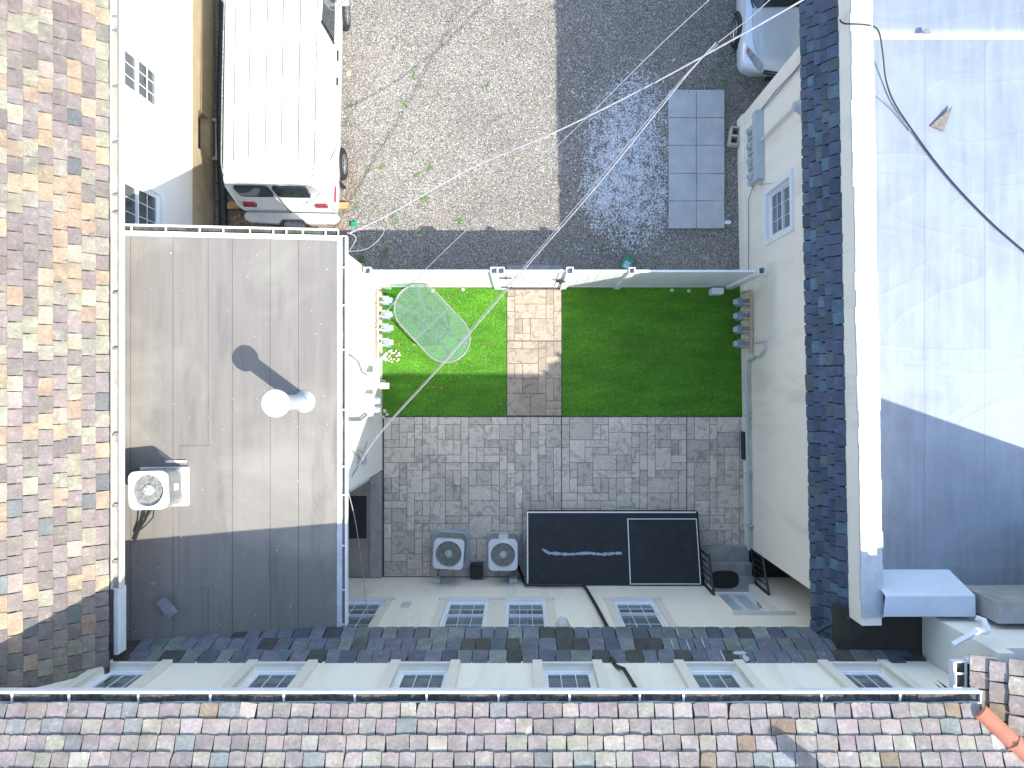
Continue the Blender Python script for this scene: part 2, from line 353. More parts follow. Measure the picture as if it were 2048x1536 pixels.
# ------------------------------------------------------------------ builders for walls and windows
def wall(mb, fr, u0, u1, v0, v1, holes, th, mi=0):
    us = sorted({u0, u1, *[h[0] for h in holes], *[h[1] for h in holes]}); vs = sorted({v0, v1, *[h[2] for h in holes], *[h[3] for h in holes]})
    us = [u for u in us if u0 <= u <= u1]; vs = [v for v in vs if v0 <= v <= v1]
    def solid(i, j):
        if i < 0 or j < 0 or i >= len(us) - 1 or j >= len(vs) - 1: return False
        cu = (us[i] + us[i+1]) / 2; cv = (vs[j] + vs[j+1]) / 2
        return not any(h[0] < cu < h[1] and h[2] < cv < h[3] for h in holes)
    for i in range(len(us) - 1):
        for j in range(len(vs) - 1):
            if not solid(i, j): continue
            a, b, c, d = us[i], us[i+1], vs[j], vs[j+1]
            for n in (0, -th): mb.face([fr.pt(a, c, n), fr.pt(b, c, n), fr.pt(b, d, n), fr.pt(a, d, n)], mi)
            if not solid(i-1, j): mb.face([fr.pt(a, c, 0), fr.pt(a, d, 0), fr.pt(a, d, -th), fr.pt(a, c, -th)], mi)
            if not solid(i+1, j): mb.face([fr.pt(b, c, 0), fr.pt(b, d, 0), fr.pt(b, d, -th), fr.pt(b, c, -th)], mi)
            if not solid(i, j-1): mb.face([fr.pt(a, c, 0), fr.pt(b, c, 0), fr.pt(b, c, -th), fr.pt(a, c, -th)], mi)
            if not solid(i, j+1): mb.face([fr.pt(a, d, 0), fr.pt(b, d, 0), fr.pt(b, d, -th), fr.pt(a, d, -th)], mi)
blinds_d = M('sun_dimmed_blind', (0.13, 0.135, 0.125), (0.10, 0.105, 0.10), 0.7, 8, bs=0)  # darker blind copy, its tone lowered to offset direct sun on these windows
def window(parent, fr, u0, u1, v0, v1, dep=0.10, cols=3, bmat=None, blind=0.6, rows=2, split='v', mid=0.5, lower_open=0.0):
    """double hung (split 'v') or slider (split 'u'); returns the frame part"""
    fw = 0.045
    mb = MB()
    mb.box(fr, u0, u1, v0, v0 + fw, -dep - 0.05, -dep + 0.025); mb.box(fr, u0, u1, v1 - fw, v1, -dep - 0.05, -dep + 0.02)
    mb.box(fr, u0, u0 + fw, v0 + fw, v1 - fw, -dep - 0.05, -dep + 0.022); mb.box(fr, u1 - fw, u1, v0 + fw, v1 - fw, -dep - 0.05, -dep + 0.022)
    wn = mb.build('window', white, parent, world=True)
    a0, a1, b0, b1 = u0 + fw, u1 - fw, v0 + fw, v1 - fw
    if split == 'v':
        m_ = b0 + (b1 - b0) * mid; sash = [(a0, a1, b0, m_, 0.0), (a0, a1, m_ - 0.03, b1, -0.03)]
    else:
        m_ = a0 + (a1 - a0) * mid; sash = [(a0, m_, b0, b1, 0.0), (m_ - 0.03, a1, b0, b1, -0.03)]
    for (x0, x1, y0, y1, dn) in sash:
        s = MB(); n0, n1 = -dep - 0.02 + dn, -dep + 0.008 + dn; k = 0.03
        s.box(fr, x0, x1, y0, y0 + k, n0, n1); s.box(fr, x0, x1, y1 - k, y1, n0, n1)
        s.box(fr, x0, x0 + k, y0 + k, y1 - k, n0, n1); s.box(fr, x1 - k, x1, y0 + k, y1 - k, n0, n1)
        for i in range(1, cols): 
            u = x0 + (x1 - x0) * i / cols; s.box(fr, u - 0.0045, u + 0.0045, y0 + k, y1 - k, n0 + 0.005, n1 - 0.006)
        for i in range(1, rows):
            v = y0 + (y1 - y0) * i / rows; s.box(fr, x0 + k, x1 - k, v - 0.0045, v + 0.0045, n0 + 0.006, n1 - 0.007)
        s.build('sash', white, wn)
        g = MB(); e_ = k * .8; g.face([fr.pt(x0 + e_, y0 + e_, n0 + .012), fr.pt(x1 - e_, y0 + e_, n0 + .012), fr.pt(x1 - e_, y1 - e_, n0 + .012), fr.pt(x0 + e_, y1 - e_, n0 + .012)]); g.build('pane', pane_m, wn)
    bl = MB(); v = b1 - 0.01; end = b1 - (b1 - b0) * blind
    while v > end:
        bl.face([fr.pt(a0 + .01, v, -dep - 0.085), fr.pt(a1 - .01, v, -dep - 0.085), fr.pt(a1 - .01, v - 0.040, -dep - 0.046), fr.pt(a0 + .01, v - 0.040, -dep - 0.046)]); v -= 0.048
    if bl.f: bl.build('blind', bmat or blindm, wn)
    MB().box(fr, u0 + 0.01, u1 - 0.01, v0 + 0.01, v1 - 0.01, -dep - 0.32, -dep - 0.28).build('room_backing', darkroom, wn)
    return wn

# ------------------------------------------------------------------ slates
def slate_variant(k):
    rr = random.Random(100 + k); mb = MB(); n = 5; out = []
    for i in range(n + 1):
        x = -0.5 + i / n; c = 0.0
        if i in (0, n): c = rr.uniform(0.0, 0.03)
        out.append((x + (rr.uniform(-.02, .02) if 0 < i < n else 0), c + rr.uniform(-0.014, 0.016)))
    out += [(0.5 - rr.uniform(0, .03), 0.5), (0.5, 1.0), (-0.5, 1.0), (-0.5 + rr.uniform(0, .03), 0.5)]
    if k == 5: out[0] = (-0.40, 0.10)
    b = 0
    L = [(x, y, 0) for x, y in out]; T = [(x * 0.985, y + (0.012 if y < 0.2 else 0), 1.0) for x, y in out]
    mb.v = L + T; kk = len(out)
    mb.f = [tuple(reversed(range(kk))), tuple(range(kk, 2 * kk))] + [(i, (i+1) % kk, kk + (i+1) % kk, kk + i) for i in range(kk)]
    mb.m = [0] * len(mb.f)
    return mb
SV = [slate_variant(k) for k in range(6)]
SVM = [v.mesh('slate_piece', slate_o) for v in SV]
def lay_slates(name, parent, fr, u0, u1, v0, rows, expo, wr, palette, keep=None, th=0.010, limit=300, lift=0.020, jitter=0.006, gap=0.006, kind_rand=0.0, wrow=None):
    """fr.V runs up the slope; slates are laid in courses from the eave"""
    items = []
    for r in range(rows):
        v = v0 + r * expo; u = u0 - random.uniform(0, wr[1])
        while u < u1:
            wd = random.uniform(*wr)
            if random.random() < 0.06: wd *= 1.25
            c = fr.pt(u + wd / 2, v + expo * 0.5)
            if keep is None or keep(c):
                cl = random.choices([p[1] for p in palette], [p[0] for p in palette])[0]; s_ = random.uniform(0.82, 1.15)
                cl = tuple(min(1, x * s_ * random.uniform(0.96, 1.04)) for x in cl)
                ln = expo * 1.45 + random.uniform(-jitter, jitter); l2 = lift * random.uniform(0.85, 1.25); ang = random.gauss(0, 0.010)
                if random.random() < kind_rand: ang += random.uniform(-0.12, 0.12)
                # local axes
                U = (fr.U * math.cos(ang) + fr.V * math.sin(ang)); V = (fr.V * math.cos(ang) - fr.U * math.sin(ang))
                tilt = math.atan2(l2, ln); V2 = V * math.cos(tilt) - fr.N * math.sin(tilt); N2 = fr.N * math.cos(tilt) + V * math.sin(tilt)
                O = fr.pt(u + wd / 2, v + random.uniform(-jitter, jitter), l2)
                Mx = Matrix(((U.x * (wd - gap), V2.x * ln, N2.x * th, O.x), (U.y * (wd - gap), V2.y * ln, N2.y * th, O.y), (U.z * (wd - gap), V2.z * ln, N2.z * th, O.z), (0, 0, 0, 1)))
                px, py = PX(c); inside = -10 < px < 2058 and -10 < py < 1546
                items.append((inside, H - c.z, Mx, 5 if random.random() < 0.05 else random.randrange(5), cl))
            u += wd
    items.sort(key=lambda i: (not i[0], i[1]))
    parts = [i for i in items if i[0]][:limit]; rest = items[len(parts):]
    T = Matrix.Translation(-wloc(parent))
    for _, _, Mx, k, cl in parts:
        o = bpy.data.objects.new(name, SVM[k]); COL.objects.link(o); o.parent = parent
        o.matrix_basis = T @ Mx; o.color = (*cl, 1)
    if rest:
        mb = MB(); cols = []
        for _, _, Mx, k, cl in rest:
            b = len(mb.v); mb.v += [tuple(Mx @ Vector(v)) for v in SV[k].v]
            mb.f += [tuple(b + i for i in f) for f in SV[k].f]; cols += [(*cl, 1)] * len(SV[k].v)
        me = bpy.data.meshes.new(name + '_rest'); me.from_pydata(mb.v, [], mb.f); me.materials.append(slate_a)
        ca = me.color_attributes.new('Col', 'FLOAT_COLOR', 'POINT'); ca.data.foreach_set('color', np.array(cols, dtype=np.float32).ravel())
        o = bpy.data.objects.new('far_' + name, me); COL.objects.link(o); o.parent = parent; o.location = -wloc(parent); o['kind'] = 'stuff'
PAL_L = [(46, (0.167, 0.137, 0.120)), (17, (0.270, 0.197, 0.131)), (18, (0.235, 0.213, 0.153)), (5, (0.103, 0.110, 0.104)), (8, (0.211, 0.182, 0.144))]
PAL_S = [(66, (0.256, 0.218, 0.194)), (16, (0.279, 0.258, 0.202)), (8, (0.200, 0.204, 0.185)), (5, (0.228, 0.173, 0.112)), (5, (0.307, 0.268, 0.228))]
PAL_P = [(54, (0.139, 0.144, 0.172)), (18, (0.168, 0.187, 0.172)), (12, (0.088, 0.100, 0.130)), (14, (0.063, 0.064, 0.059)), (4, (0.118, 0.161, 0.168))]
PAL_R = [(58, (0.070, 0.089, 0.131)), (22, (0.046, 0.068, 0.095)), (12, (0.085, 0.144, 0.181)), (8, (0.085, 0.104, 0.108))]

# ------------------------------------------------------------------ ground
g = MB(); g.box(W, -150, 150, -150, 150, -0.5, -0.03); g.build('ground', M('asphalt_ground', (0.07, 0.07, 0.068), (0.10, 0.10, 0.095), 0.9, 3), kind='structure')
g = MB()
nx, ny = 70, 60; X0, X1, Y0, Y1 = -6.63, 9.0, 2.3, 13.0
hz = lambda x, y: 0.012 * math.sin(x * 1.3 + 1) * math.cos(y * 1.7) + 0.008 * math.sin(x * 3.1) * math.sin(y * 2.7 + 2)
for i in range(nx):
    for j in range(ny):
        q = []
        for (a, b) in ((i, j), (i+1, j), (i+1, j+1), (i, j+1)):
            x = X0 + (X1 - X0) * a / nx; y = Y0 + (Y1 - Y0) * b / ny; q.append((x, y, hz(x, y)))
        g.face(q)
g.build('gravel_yard', gravel_m, smooth=True, kind='structure')
g = MB(); g.box(W, -7.5, 9, -4.6, 2.3, -0.025, 0.0); g.build('courtyard_base', joint_m, kind='structure')

def scatter(n, xs, ys, smin, smax, mat, name, dens=None, z=hz, **tags):
    x = rng.uniform(xs[0], xs[1], n); y = rng.uniform(ys[0], ys[1], n)
    if dens is not None:
        k = dens(x, y) > rng.random(n); x = x[k]; y = y[k]
    n = len(x); s = rng.uniform(smin, smax, n); zz = 0.012 * np.sin(x * 1.3 + 1) * np.cos(y * 1.7) + 0.008 * np.sin(x * 3.1) * np.sin(y * 2.7 + 2)
    base = np.array([(1,0,0),(0,1,0),(-1,0,0),(0,-1,0),(0,0,1),(0,0,-1)], float)
    tri = np.array([(0,1,4),(1,2,4),(2,3,4),(3,0,4),(1,0,5),(2,1,5),(3,2,5),(0,3,5)])
    a = rng.uniform(0, 6.28, n); ca, sa = np.cos(a), np.sin(a)
    sh = base[None] * np.stack([rng.uniform(.7, 1.3, n), rng.uniform(.5, 1, n), rng.uniform(.35, .7, n)], 1)[:, None] * s[:, None, None]
    sh = sh * rng.uniform(0.75, 1.2, (n, 6, 1))
    v = np.empty_like(sh); v[..., 0] = sh[..., 0] * ca[:, None] - sh[..., 1] * sa[:, None] + x[:, None]; v[..., 1] = sh[..., 0] * sa[:, None] + sh[..., 1] * ca[:, None] + y[:, None]
    v[..., 2] = sh[..., 2] + (zz + s * 0.15)[:, None] + 0.003
    t = (tri[None] + (np.arange(n) * 6)[:, None, None]).reshape(-1, 3)
    return fast_tris(name, v.reshape(-1, 3), t, mat, kind='stuff', **tags)
scatter(52000, (-6.4, 4.9), (2.35, 8.6), 0.005, 0.014, peb_m, 'gravel', label='loose mixed grey and tan gravel covering the parking yard')
wc = P(1262, 320, 0)
def wd_(x, y):
    d = np.sqrt(((x - wc.x - 0.15 * np.sin(y * 2)) / 0.85) ** 2 + ((y - wc.y) / 1.75) ** 2); d2 = np.sqrt(((x - 2.0) / 0.7) ** 2 + ((y - 4.2) / 0.9) ** 2)
    d = np.minimum(d, d2 + 0.1)
    nz_ = np.sin(x * 9.1 + 2 * np.sin(y * 5.3)) * np.sin(y * 7.7 + 1.5 * np.sin(x * 6.1)) + 0.6 * np.sin(x * 21 + y * 13) * np.sin(y * 19 - x * 11)
    return np.clip((1.55 - d * 1.25) * (0.62 + 0.42 * nz_), 0.0, 0.95) + 0.02
scatter(52000, (1.0, 3.35), (2.9, 7.2), 0.010, 0.024, pebw_m, 'white_gravel', wd_, label='spread of white marble chips next to the grey paving slabs')

# ------------------------------------------------------------------ stamped patio and path
def stone_piece(parent, x0, x1, y0, y1, z0, z1, mat):
    g_ = 0.0045; mb = MB(); b = 0.005
    x0 += g_; x1 -= g_; y0 += g_; y1 -= g_
    lo = [(x0, y0), (x1, y0), (x1, y1), (x0, y1)]; hi = [(x0 + b, y0 + b), (x1 - b, y0 + b), (x1 - b, y1 - b), (x0 + b, y1 - b)]
    mb.v = [(x, y, z0) for x, y in lo] + [(x, y, z1 - b * 0.6) for x, y in lo] + [(x, y, z1 + random.uniform(-.001, .001)) for x, y in hi]
    mb.f = [(0,3,2,1), (8,9,10,11)] + [(i, (i+1) % 4, 4 + (i+1) % 4, 4 + i) for i in range(4)] + [(4 + i, 4 + (i+1) % 4, 8 + (i+1) % 4, 8 + i) for i in range(4)]
    mb.m = [0] * len(mb.f)
    return mb.build('stone', mat, parent)
def ashlar(parent, X0, X1, Y0, Y1, z0, z1, unit, sizes, seed, skip=None, mat=None):
    rr = random.Random(seed); nu = max(1, round((X1 - X0) / unit)); nv = max(1, round((Y1 - Y0) / unit)); ux = (X1 - X0) / nu; uy = (Y1 - Y0) / nv
    used = [[False] * nv for _ in range(nu)]; n = 0
    for j in range(nv):
        for i in range(nu):
            if used[i][j]: continue
            cand = sizes[:]; rr.shuffle(cand); cand = [c for c in cand] + [(2, 1), (1, 2), (1, 1)]
            for (a, b) in cand:
                if i + a <= nu and j + b <= nv and not any(used[i + p][j + q] for p in range(a) for q in range(b)): break
            for p in range(a):
                for q in range(b): used[i + p][j + q] = True
            if not (skip and skip(X0 + i * ux, X0 + (i + a) * ux, Y0 + j * uy, Y0 + (j + b) * uy)):
                stone_piece(parent, X0 + i * ux, X0 + (i + a) * ux, Y0 + j * uy, Y0 + (j + b) * uy, z0, z1, mat or stamp_m); n += 1
    return n
pat = MB(); pat.box(W, P(768, 0, 0).x, 5.0, -4.11, -0.63, 0.001, 0.018)
patio = pat.build('patio', joint_m, kind='structure')
SZ = [(2,2),(3,2),(2,3),(3,1),(1,2),(2,1),(4,2),(2,1),(3,3),(1,3),(1,2)]
hid = lambda a, b, c, d: (a > 0.20 and b < 3.72 and d < -2.9) 
xa, xb, xc, xd = P(768, 0, 0).x, P(1123, 0, 0).x, P(1373, 0, 0).x, 4.93
nst = ashlar(patio, xa, xb - .006, -4.105, -0.64, 0.004, 0.026, 0.168, SZ, 3, hid)
nst += ashlar(patio, xb + .006, xc - .006, -4.105, -0.64, 0.004, 0.026, 0.168, SZ, 4, hid)
nst += ashlar(patio, xc + .006, xd, -3.6, -0.64, 0.004, 0.026, 0.168, SZ, 5, hid)
pth = MB(); pth.box(W, P(1014, 0, 0).x, P(1123, 0, 0).x, -0.618, 2.14, 0.001, 0.018)
path = pth.build('garden_path', joint_m, kind='structure')
ym = P(0, 682, 0).y
ashlar(path, P(1014, 0, 0).x, P(1123, 0, 0).x, -0.61, ym - .006, 0.004, 0.026, 0.165, SZ, 8, None, stamp_p)
ashlar(path, P(1014, 0, 0).x, P(1123, 0, 0).x, ym + .006, 2.13, 0.004, 0.026, 0.165, SZ, 9, None, stamp_p)
MB().box(W, P(1014,0,0).x, P(1123,0,0).x, 2.27, 2.66, -0.02, 0.035).build('gate_threshold', conc, bevel=0.006, kind='structure')

# turf
def turf(x0, x1, y0, y1, label, n):
    MB().box(W, x0, x1, y0, y1, 0.001, 0.022).build('turf_backing', turf_m, kind='structure')
    x = rng.uniform(x0, x1, n); y = rng.uniform(y0, y1, n); a = rng.uniform(0, 6.28, n); h = rng.uniform(0.010, 0.022, n); wd = rng.uniform(0.003, 0.006, n)
    lx, ly = rng.normal(0, 0.018, n), rng.normal(-0.004, 0.018, n)
    v = np.zeros((n, 3, 3)); v[:, 0] = np.stack([x - np.cos(a) * wd, y - np.sin(a) * wd, np.full(n, .021)], 1); v[:, 1] = np.stack([x + np.cos(a) * wd, y + np.sin(a) * wd, np.full(n, .021)], 1)
    v[:, 2] = np.stack([x + lx, y + ly, .021 + h], 1)
    fast_tris('turf_grass', v.reshape(-1, 3), np.arange(n * 3).reshape(-1, 3), blade_m, kind='stuff', label=label)
turf(P(764,0,0).x, P(1013,0,0).x, -0.61, 2.16, 'bright artificial turf beside the path under the glass table', 90000)
turf(P(1125,0,0).x, 4.84, -0.61, 2.16, 'larger shaded artificial turf lawn between the path and meters', 130000)

# paved pad of slabs in the gravel
pad = MB().box(W, P(1336,0,0).x, P(1448,0,0).x, P(0,458,0).y, P(0,181,0).y, -0.02, 0.012).build('paved_pad', joint_m, kind='structure')
slabm = M('grey_concrete_paver', (0.50, 0.51, 0.50), (0.42, 0.43, 0.425), 0.8, 3, bs=0.25, dirt=(0.20, 0.20, 0.19), dsc=4.5, dlo=0.64, dhi=0.74)
xs = [1336, 1391.5, 1448]; ysl = [181, 237, 292, 348, 403, 458]
for i in range(2):
    for j in range(5):
        y0, y1 = P(0, ysl[j+1], 0).y, P(0, ysl[j], 0).y; x0, x1 = P(xs[i], 0, 0).x, P(xs[i+1], 0, 0).x
        c = Vector(((x0+x1)/2, (y0+y1)/2, 0)); hw = (x1-x0)/2 - .005; hh = (y1-y0)/2 - .005
        mb = MB().box(W, -hw, hw, -hh, hh, 0.0, 0.05 + 0.006 * random.random())
        o = mb.build('paver', slabm, pad, bevel=0.004); o.location = c; o.rotation_euler = (0, 0, random.gauss(0, 0.006))

# ------------------------------------------------------------------ SOUTH HOUSE
sh = thing('row_house', 'long slate-roofed row house with five dormer-style windows facing the patio', 'house', (0, -4.5, 0))
SL = Fr((0, -4.12, 0), (1,0,0), (0,0,1), (0,1,0)); SU = Fr((0, -4.0, 0), (1,0,0), (0,0,1), (0,1,0))
lw = [(-3.46, -2.60, 1.80, 3.5), (-1.40, -0.60, 1.80, 3.5), (-0.28, 0.50, 1.80, 3.5), (1.78, 2.58, 1.80, 3.5)]
doorh = (3.94, 4.80, 0.55, 2.62)
mb = MB(); wall(mb, SL, -9, 9.0, -0.02, 5.2, lw + [doorh], 0.28); mb.build('lower_wall', stucco, sh, world=True)
uw = [(c - 0.36, c + 0.36, 5.47, 6.9) for c in (-5.52, -3.42, -1.36, 0.68, 2.72, 4.80)]
mb = MB(); wall(mb, SU, -9, 5.98, 5.2, 7.1, uw + [(5.58, 5.98, 6.72, 7.1)], 0.28); mb.box(SU, -9, 5.98, 5.14, 5.2, -0.28, 0.0); mb.build('upper_wall', stucco, sh, world=True)
for h in lw: window(sh, SL, *h, dep=0.05, cols=3, rows=2, blind=1.0, mid=0.36 if h[0] > 1 else 0.42)
for h in uw: window(sh, SU, *h, dep=0.08, cols=3, rows=1, blind=1.0, mid=0.50)
# surrounds
for (a, b) in ((-3.46, -2.60), (-1.40, 0.50), (1.78, 2.58)):
    t = MB(); t.box(SL, a - 0.17, b + 0.17, 1.62, 1.74, 0.0, 0.03); t.box(SL, a - 0.14, a - 0.01, 1.74, 3.6, 0.0, 0.022); t.box(SL, b + 0.01, b + 0.14, 1.74, 3.6, 0.0, 0.022)
    t.build('window_surround', trim, sh, world=True, bevel=0.004)
t = MB(); 
t.box(SL, -0.59, -0.29, 1.75, 3.5, 0.0, 0.012); t.build('window_mullion', trim, sh, world=True)
for (a, b, _, _) in lw:
    MB().box(SL, a, b, 1.745, 1.806, -0.045, 0.035).build('sill', white, sh, world=True)
for (a, b, c, d) in uw:
    t = MB(); t.box(SU, a - 0.14, a - 0.001, 5.36, 7.0, 0.0, 0.07); t.box(SU, b + 0.001, b + 0.14, 5.36, 7.0, 0.0, 0.07); t.box(SU, a, b, 5.40, 5.465, -0.07, 0.055)
    t.build('window_surround', trim, sh, world=True, bevel=0.004)
# pent roof
LR = lambda x: -0.29 - x          # left house roof plane height
pe0 = Vector((0, -3.80, 4.42)); pe1 = Vector((0, -4.02, 5.33)); pv = (pe1 - pe0); plen = pv.length; pv.normalize()
PF = Fr(pe0, (1,0,0), pv, Vector((1,0,0)).cross(pv))
if PF.N.y < 0: PF.N = -PF.N
mb = MB(); mb.box(PF, -6.6, 5.95, 0, plen, -0.06, 0.0); mb.face([(-6.6, -3.80, 4.40), (5.95, -3.80, 4.40), (5.95, -4.12, 4.38), (-6.6, -4.12, 4.38)])
pr = mb.build('pent_roof', under, sh, world=True)
lay_slates('pent_slate', pr, PF, -6.4, 5.6, -0.02, 3, plen / 3.0, (0.20, 0.27), PAL_P, keep=lambda c: c.x > -5.72 or c.z > LR(c.x) + 0.02, limit=175, kind_rand=0.1, gap=0.008)
# white patching tar on the pent roof
for (px, py, w_, h_) in ((1470, 1311, 0.12, 0.05), (1478, 1321, 0.05, 0.10), (1436, 1318, 0.012, 0.16), (1376, 1296, 0.010, 0.17), (1345, 1294, 0.010, 0.16), (1408, 1291, 0.012, 0.15), (1364, 1268, 0.008, 0.13)):
    q = P(px, py, 4.9); u = q.x; v = ((1330 - py) / 72); v = plen * (1 - v)
    n = 9; out = [(u + w_ * math.cos(k * 6.283 / n) * random.uniform(.7, 1.1), v + h_ * math.sin(k * 6.283 / n) * random.uniform(.7, 1.1)) for k in range(n)]
    v_c = v
    MB().prism(PF, out, 0.028, 0.036).build('sealant_patch', rough_white, pr)
# main roof + gutter
pit = R(28); mf = Fr((0, -3.80, 7.13), (1,0,0), (0, -math.cos(pit), math.sin(pit)), (0, math.sin(pit), math.cos(pit)))
VX = 5.47; vz = 7.13
mb = MB(); RL = 4.0
mb.face([mf.pt(-10, 0), mf.pt(5.45, 0), mf.pt(5.45 + RL * math.cos(pit), RL), mf.pt(-10, RL)])
rid = mf.pt(0, RL)
mb.face([(-10, rid.y, rid.z), (9, rid.y, rid.z), (9, rid.y - 3.5, rid.z - 1.9), (-10, rid.y - 3.5, rid.z - 1.9)])
mb.face([mf.pt(-10, 0, -.05), mf.pt(5.6, 0, -.05), (5.6, -4.3, 7.05), (-10, -4.3, 7.05)])
mr = mb.build('main_roof', under, sh, world=True)
def keep_main(c): return c.x < 5.40 + (-3.80 - c.y)
lay_slates('slate', mr, mf, -8.0, 9.0, 0.0, 8, 0.176, (0.185, 0.265), PAL_S, keep=keep_main, limit=300, lift=0.030, th=0.012, gap=0.009, kind_rand=0.06)
# valley (terracotta painted)
mb = MB(); a = Vector((5.36, -3.74, 7.12)); d = Vector((1, -1, math.tan(pit)))
prof = [(-0.10, 0.03), (-0.085, 0.06), (-0.03, 0.085), (0.03, 0.085), (0.085, 0.06), (0.10, 0.03)]
side = Vector((1, 1, 0)).normalized(); prev = None
for i in range(9):
    c = a + d * (0.12 + i * 0.42); r_ = [c + side * p * 1.0 + Vector((0, 0, q + 0.01)) for p, q in prof]
    if prev:
        for k in range(5): mb.face([prev[k], prev[k+1], r_[k+1], r_[k]])
    if i == 0: mb.face(r_)
    prev = r_
vv = mb.build('roof_valley', copper, sh, world=True, smooth=True)
mb = MB(); q0 = Vector((5.42, -3.80, 7.10)); q1 = q0 + Vector((1, -1, math.tan(pit))) * 3.4
mb.face([q0, q1, q1 - Vector((0, 0, 1.0)), q0 - Vector((0, 0, .7))]); mb.face([q0 - side * .05, q1 - side * .05, q1 - side * .05 - Vector((0, 0, .7)), q0 - side * .05 - Vector((0, 0, .7))]); mb.build('roof_cheek', under, sh, world=True)
mb = MB(); c = a + d * 0.42
mb.tube([c - side * 0.11 + Vector((0,0,.05)), c + Vector((0,0,.115)), c + side * 0.11 + Vector((0,0,.05))], 0.012, 6); mb.build('valley_joint', copper, vv)
# gutter S: outer lip at y=-3.66
def gutter(parent, fr, u0, u1, wid, dep, mats, brk, name='gutter', fill=0.35, brs=0.012, brm=None):
    """fr.U along, fr.N outward, v up; lip at n=wid"""
    mb = MB(); t_ = 0.012
    mb.box(fr, u0, u1, -dep, -dep + t_, 0.0, wid); mb.box(fr, u0, u1, -dep + t_, 0.0, wid - t_, wid); mb.box(fr, u0, u1, -0.005, 0.012, wid - 0.028, wid + 0.004)
    mb.box(fr, u0, u1, -dep + t_, 0.0, 0.0, t_); mb.box(fr, u0, u0 + t_, -dep + t_, 0, t_, wid - t_); mb.box(fr, u1 - t_, u1, -dep + t_, 0, t_, wid - t_)
    gt = mb.build(name, mats[0], parent, world=True)
    mb = MB(); n = int((u1 - u0) / 0.15)
    for i in range(n):
        a_ = u0 + t_ + (u1 - u0 - 2 * t_) * i / n; b_ = u0 + t_ + (u1 - u0 - 2 * t_) * (i + 1) / n
        h_ = -dep + dep * fill * (1.0 + 0.18 * math.sin(i * .7) + random.uniform(-.08, .08)); mb.box(fr, a_, b_, -dep + t_, h_, t_ + .001, wid - t_ - .001)
    mb.build('sediment', mats[1], gt, kind='stuff')
    for u in brk:
        MB().box(fr, u - brs, u + brs, -0.018, -0.004, t_ - 0.02, wid - 0.02).build('bracket', brm or mats[0], gt)
    return gt
GS = Fr((0, -3.82, 7.10), (1,0,0), (0,0,1), (0,1,0))
gutter(sh, GS, -9, 5.58, 0.15, 0.10, (gutw, gutd), [-6.15, -5.46, -4.62, -3.75, -2.86, -2.0, -1.13, -0.26, 0.6, 1.45, 1.98, 3.65, 4.6], fill=0.75)
# patio door with transom
dr = MB(); D = Fr((0, -4.30, 0), (1,0,0), (0,0,1), (0,1,0))
dr.box(D, 4.00, 4.74, 0.62, 2.56, -0.05, 0.0)
door = dr.build('door', white, sh, world=True)
dr = MB(); dr.box(D, 3.945, 4.0, 0.6, 2.61, -0.06, 0.03); dr.box(D, 4.74, 4.795, 0.6, 2.61, -0.06, 0.03); dr.box(D, 4.0, 4.74, 2.56, 2.61, -0.06, 0.03); dr.build('door_frame', white, door)
for (a, b) in ((4.07, 4.31), (4.41, 4.65)):
    f_ = MB(); f_.box(D, a, b, 0.78, 1.95, 0.0, 0.006); f_.build('door_panel', doorp, door)
    f_ = MB(); 
    for (q0, q1, r0, r1) in ((a - .02, a, .76, 1.97), (b, b + .02, .76, 1.97), (a, b, .76, .78), (a, b, 1.95, 1.97)): f_.box(D, q0, q1, r0, r1, 0.0, 0.014)
    f_.build('moulding', white, door)
for k in range(3):
    a = 4.06 + k * 0.215; f_ = MB(); f_.box(D, a, a + 0.17, 2.28, 2.48, 0.001, 0.008); f_.build('pane', carglass, door)
# house number 10 read by someone facing the door (east side first)
f_ = MB(); f_.box(D, 4.385, 4.40, 2.10, 2.20, 0.0, 0.012); f_.box(D, 4.40, 4.418, 2.17, 2.185, 0.0, 0.012)
ring = [D.pt(4.30 + 0.032 * math.cos(k * 6.283 / 14), 2.15 + 0.045 * math.sin(k * 6.283 / 14), 0.006) for k in range(14)]
f_.tube(ring, 0.008, 5, closed=True); f_.build('house_number', ink, door)
f_ = MB(); k_ = D.pt(4.68, 1.52, 0); f_.tube([k_, k_ + Vector((0, .035, 0)), k_ + Vector((0, .05, 0)), k_ + Vector((0, .08, 0))], .02, 10, radii=[.028, .016, .034, .02]); f_.build('door_knob', brass, door, smooth=True)
f_ = MB(); k_ = D.pt(4.68, 1.66, 0); f_.tube([k_, k_ + Vector((0, .03, 0))], .028, 10); f_.build('deadbolt', brass, door)
MB().box(SL, 3.86, 4.98, 2.63, 2.69, 0.0, 0.07).build('door_head_ledge', trim, sh, world=True)
# concrete stoop and rails
st = thing('stoop', 'worn concrete steps and landing below the number ten door', 'steps', (4.2, -3.9, 0))
s_ = MB(); s_.box(W, 3.86, 4.92, -3.72, -3.42, 0.0, 0.20); s_.build('step', conc, st, world=True, bevel=0.012)
s_ = MB(); s_.box(W, 3.86, 4.92, -3.98, -3.72, 0.0, 0.40); s_.build('step', conc, st, world=True, bevel=0.012)
s_ = MB(); s_.box(W, 3.86, 4.92, -4.29, -3.98, 0.0, 0.58); s_.build('landing', conc, st, world=True, bevel=0.012)
m_ = MB(); out = []
for k in range(24):
    a_ = k * 6.283 / 24; out.append((4.28 + 0.30 * math.copysign(abs(math.cos(a_)) ** 0.6, math.cos(a_)), -4.02 + 0.185 * math.copysign(abs(math.sin(a_)) ** 0.75, math.sin(a_))))
m_.prism(W, out, 0.585, 0.60); m_.build('doormat', M('black_coir', (0.02, 0.019, 0.018), (0.03, 0.028, 0.026), 0.95, 60, bs=0.6), **tagd('black oval doormat on the landing before the number ten door', 'doormat'))
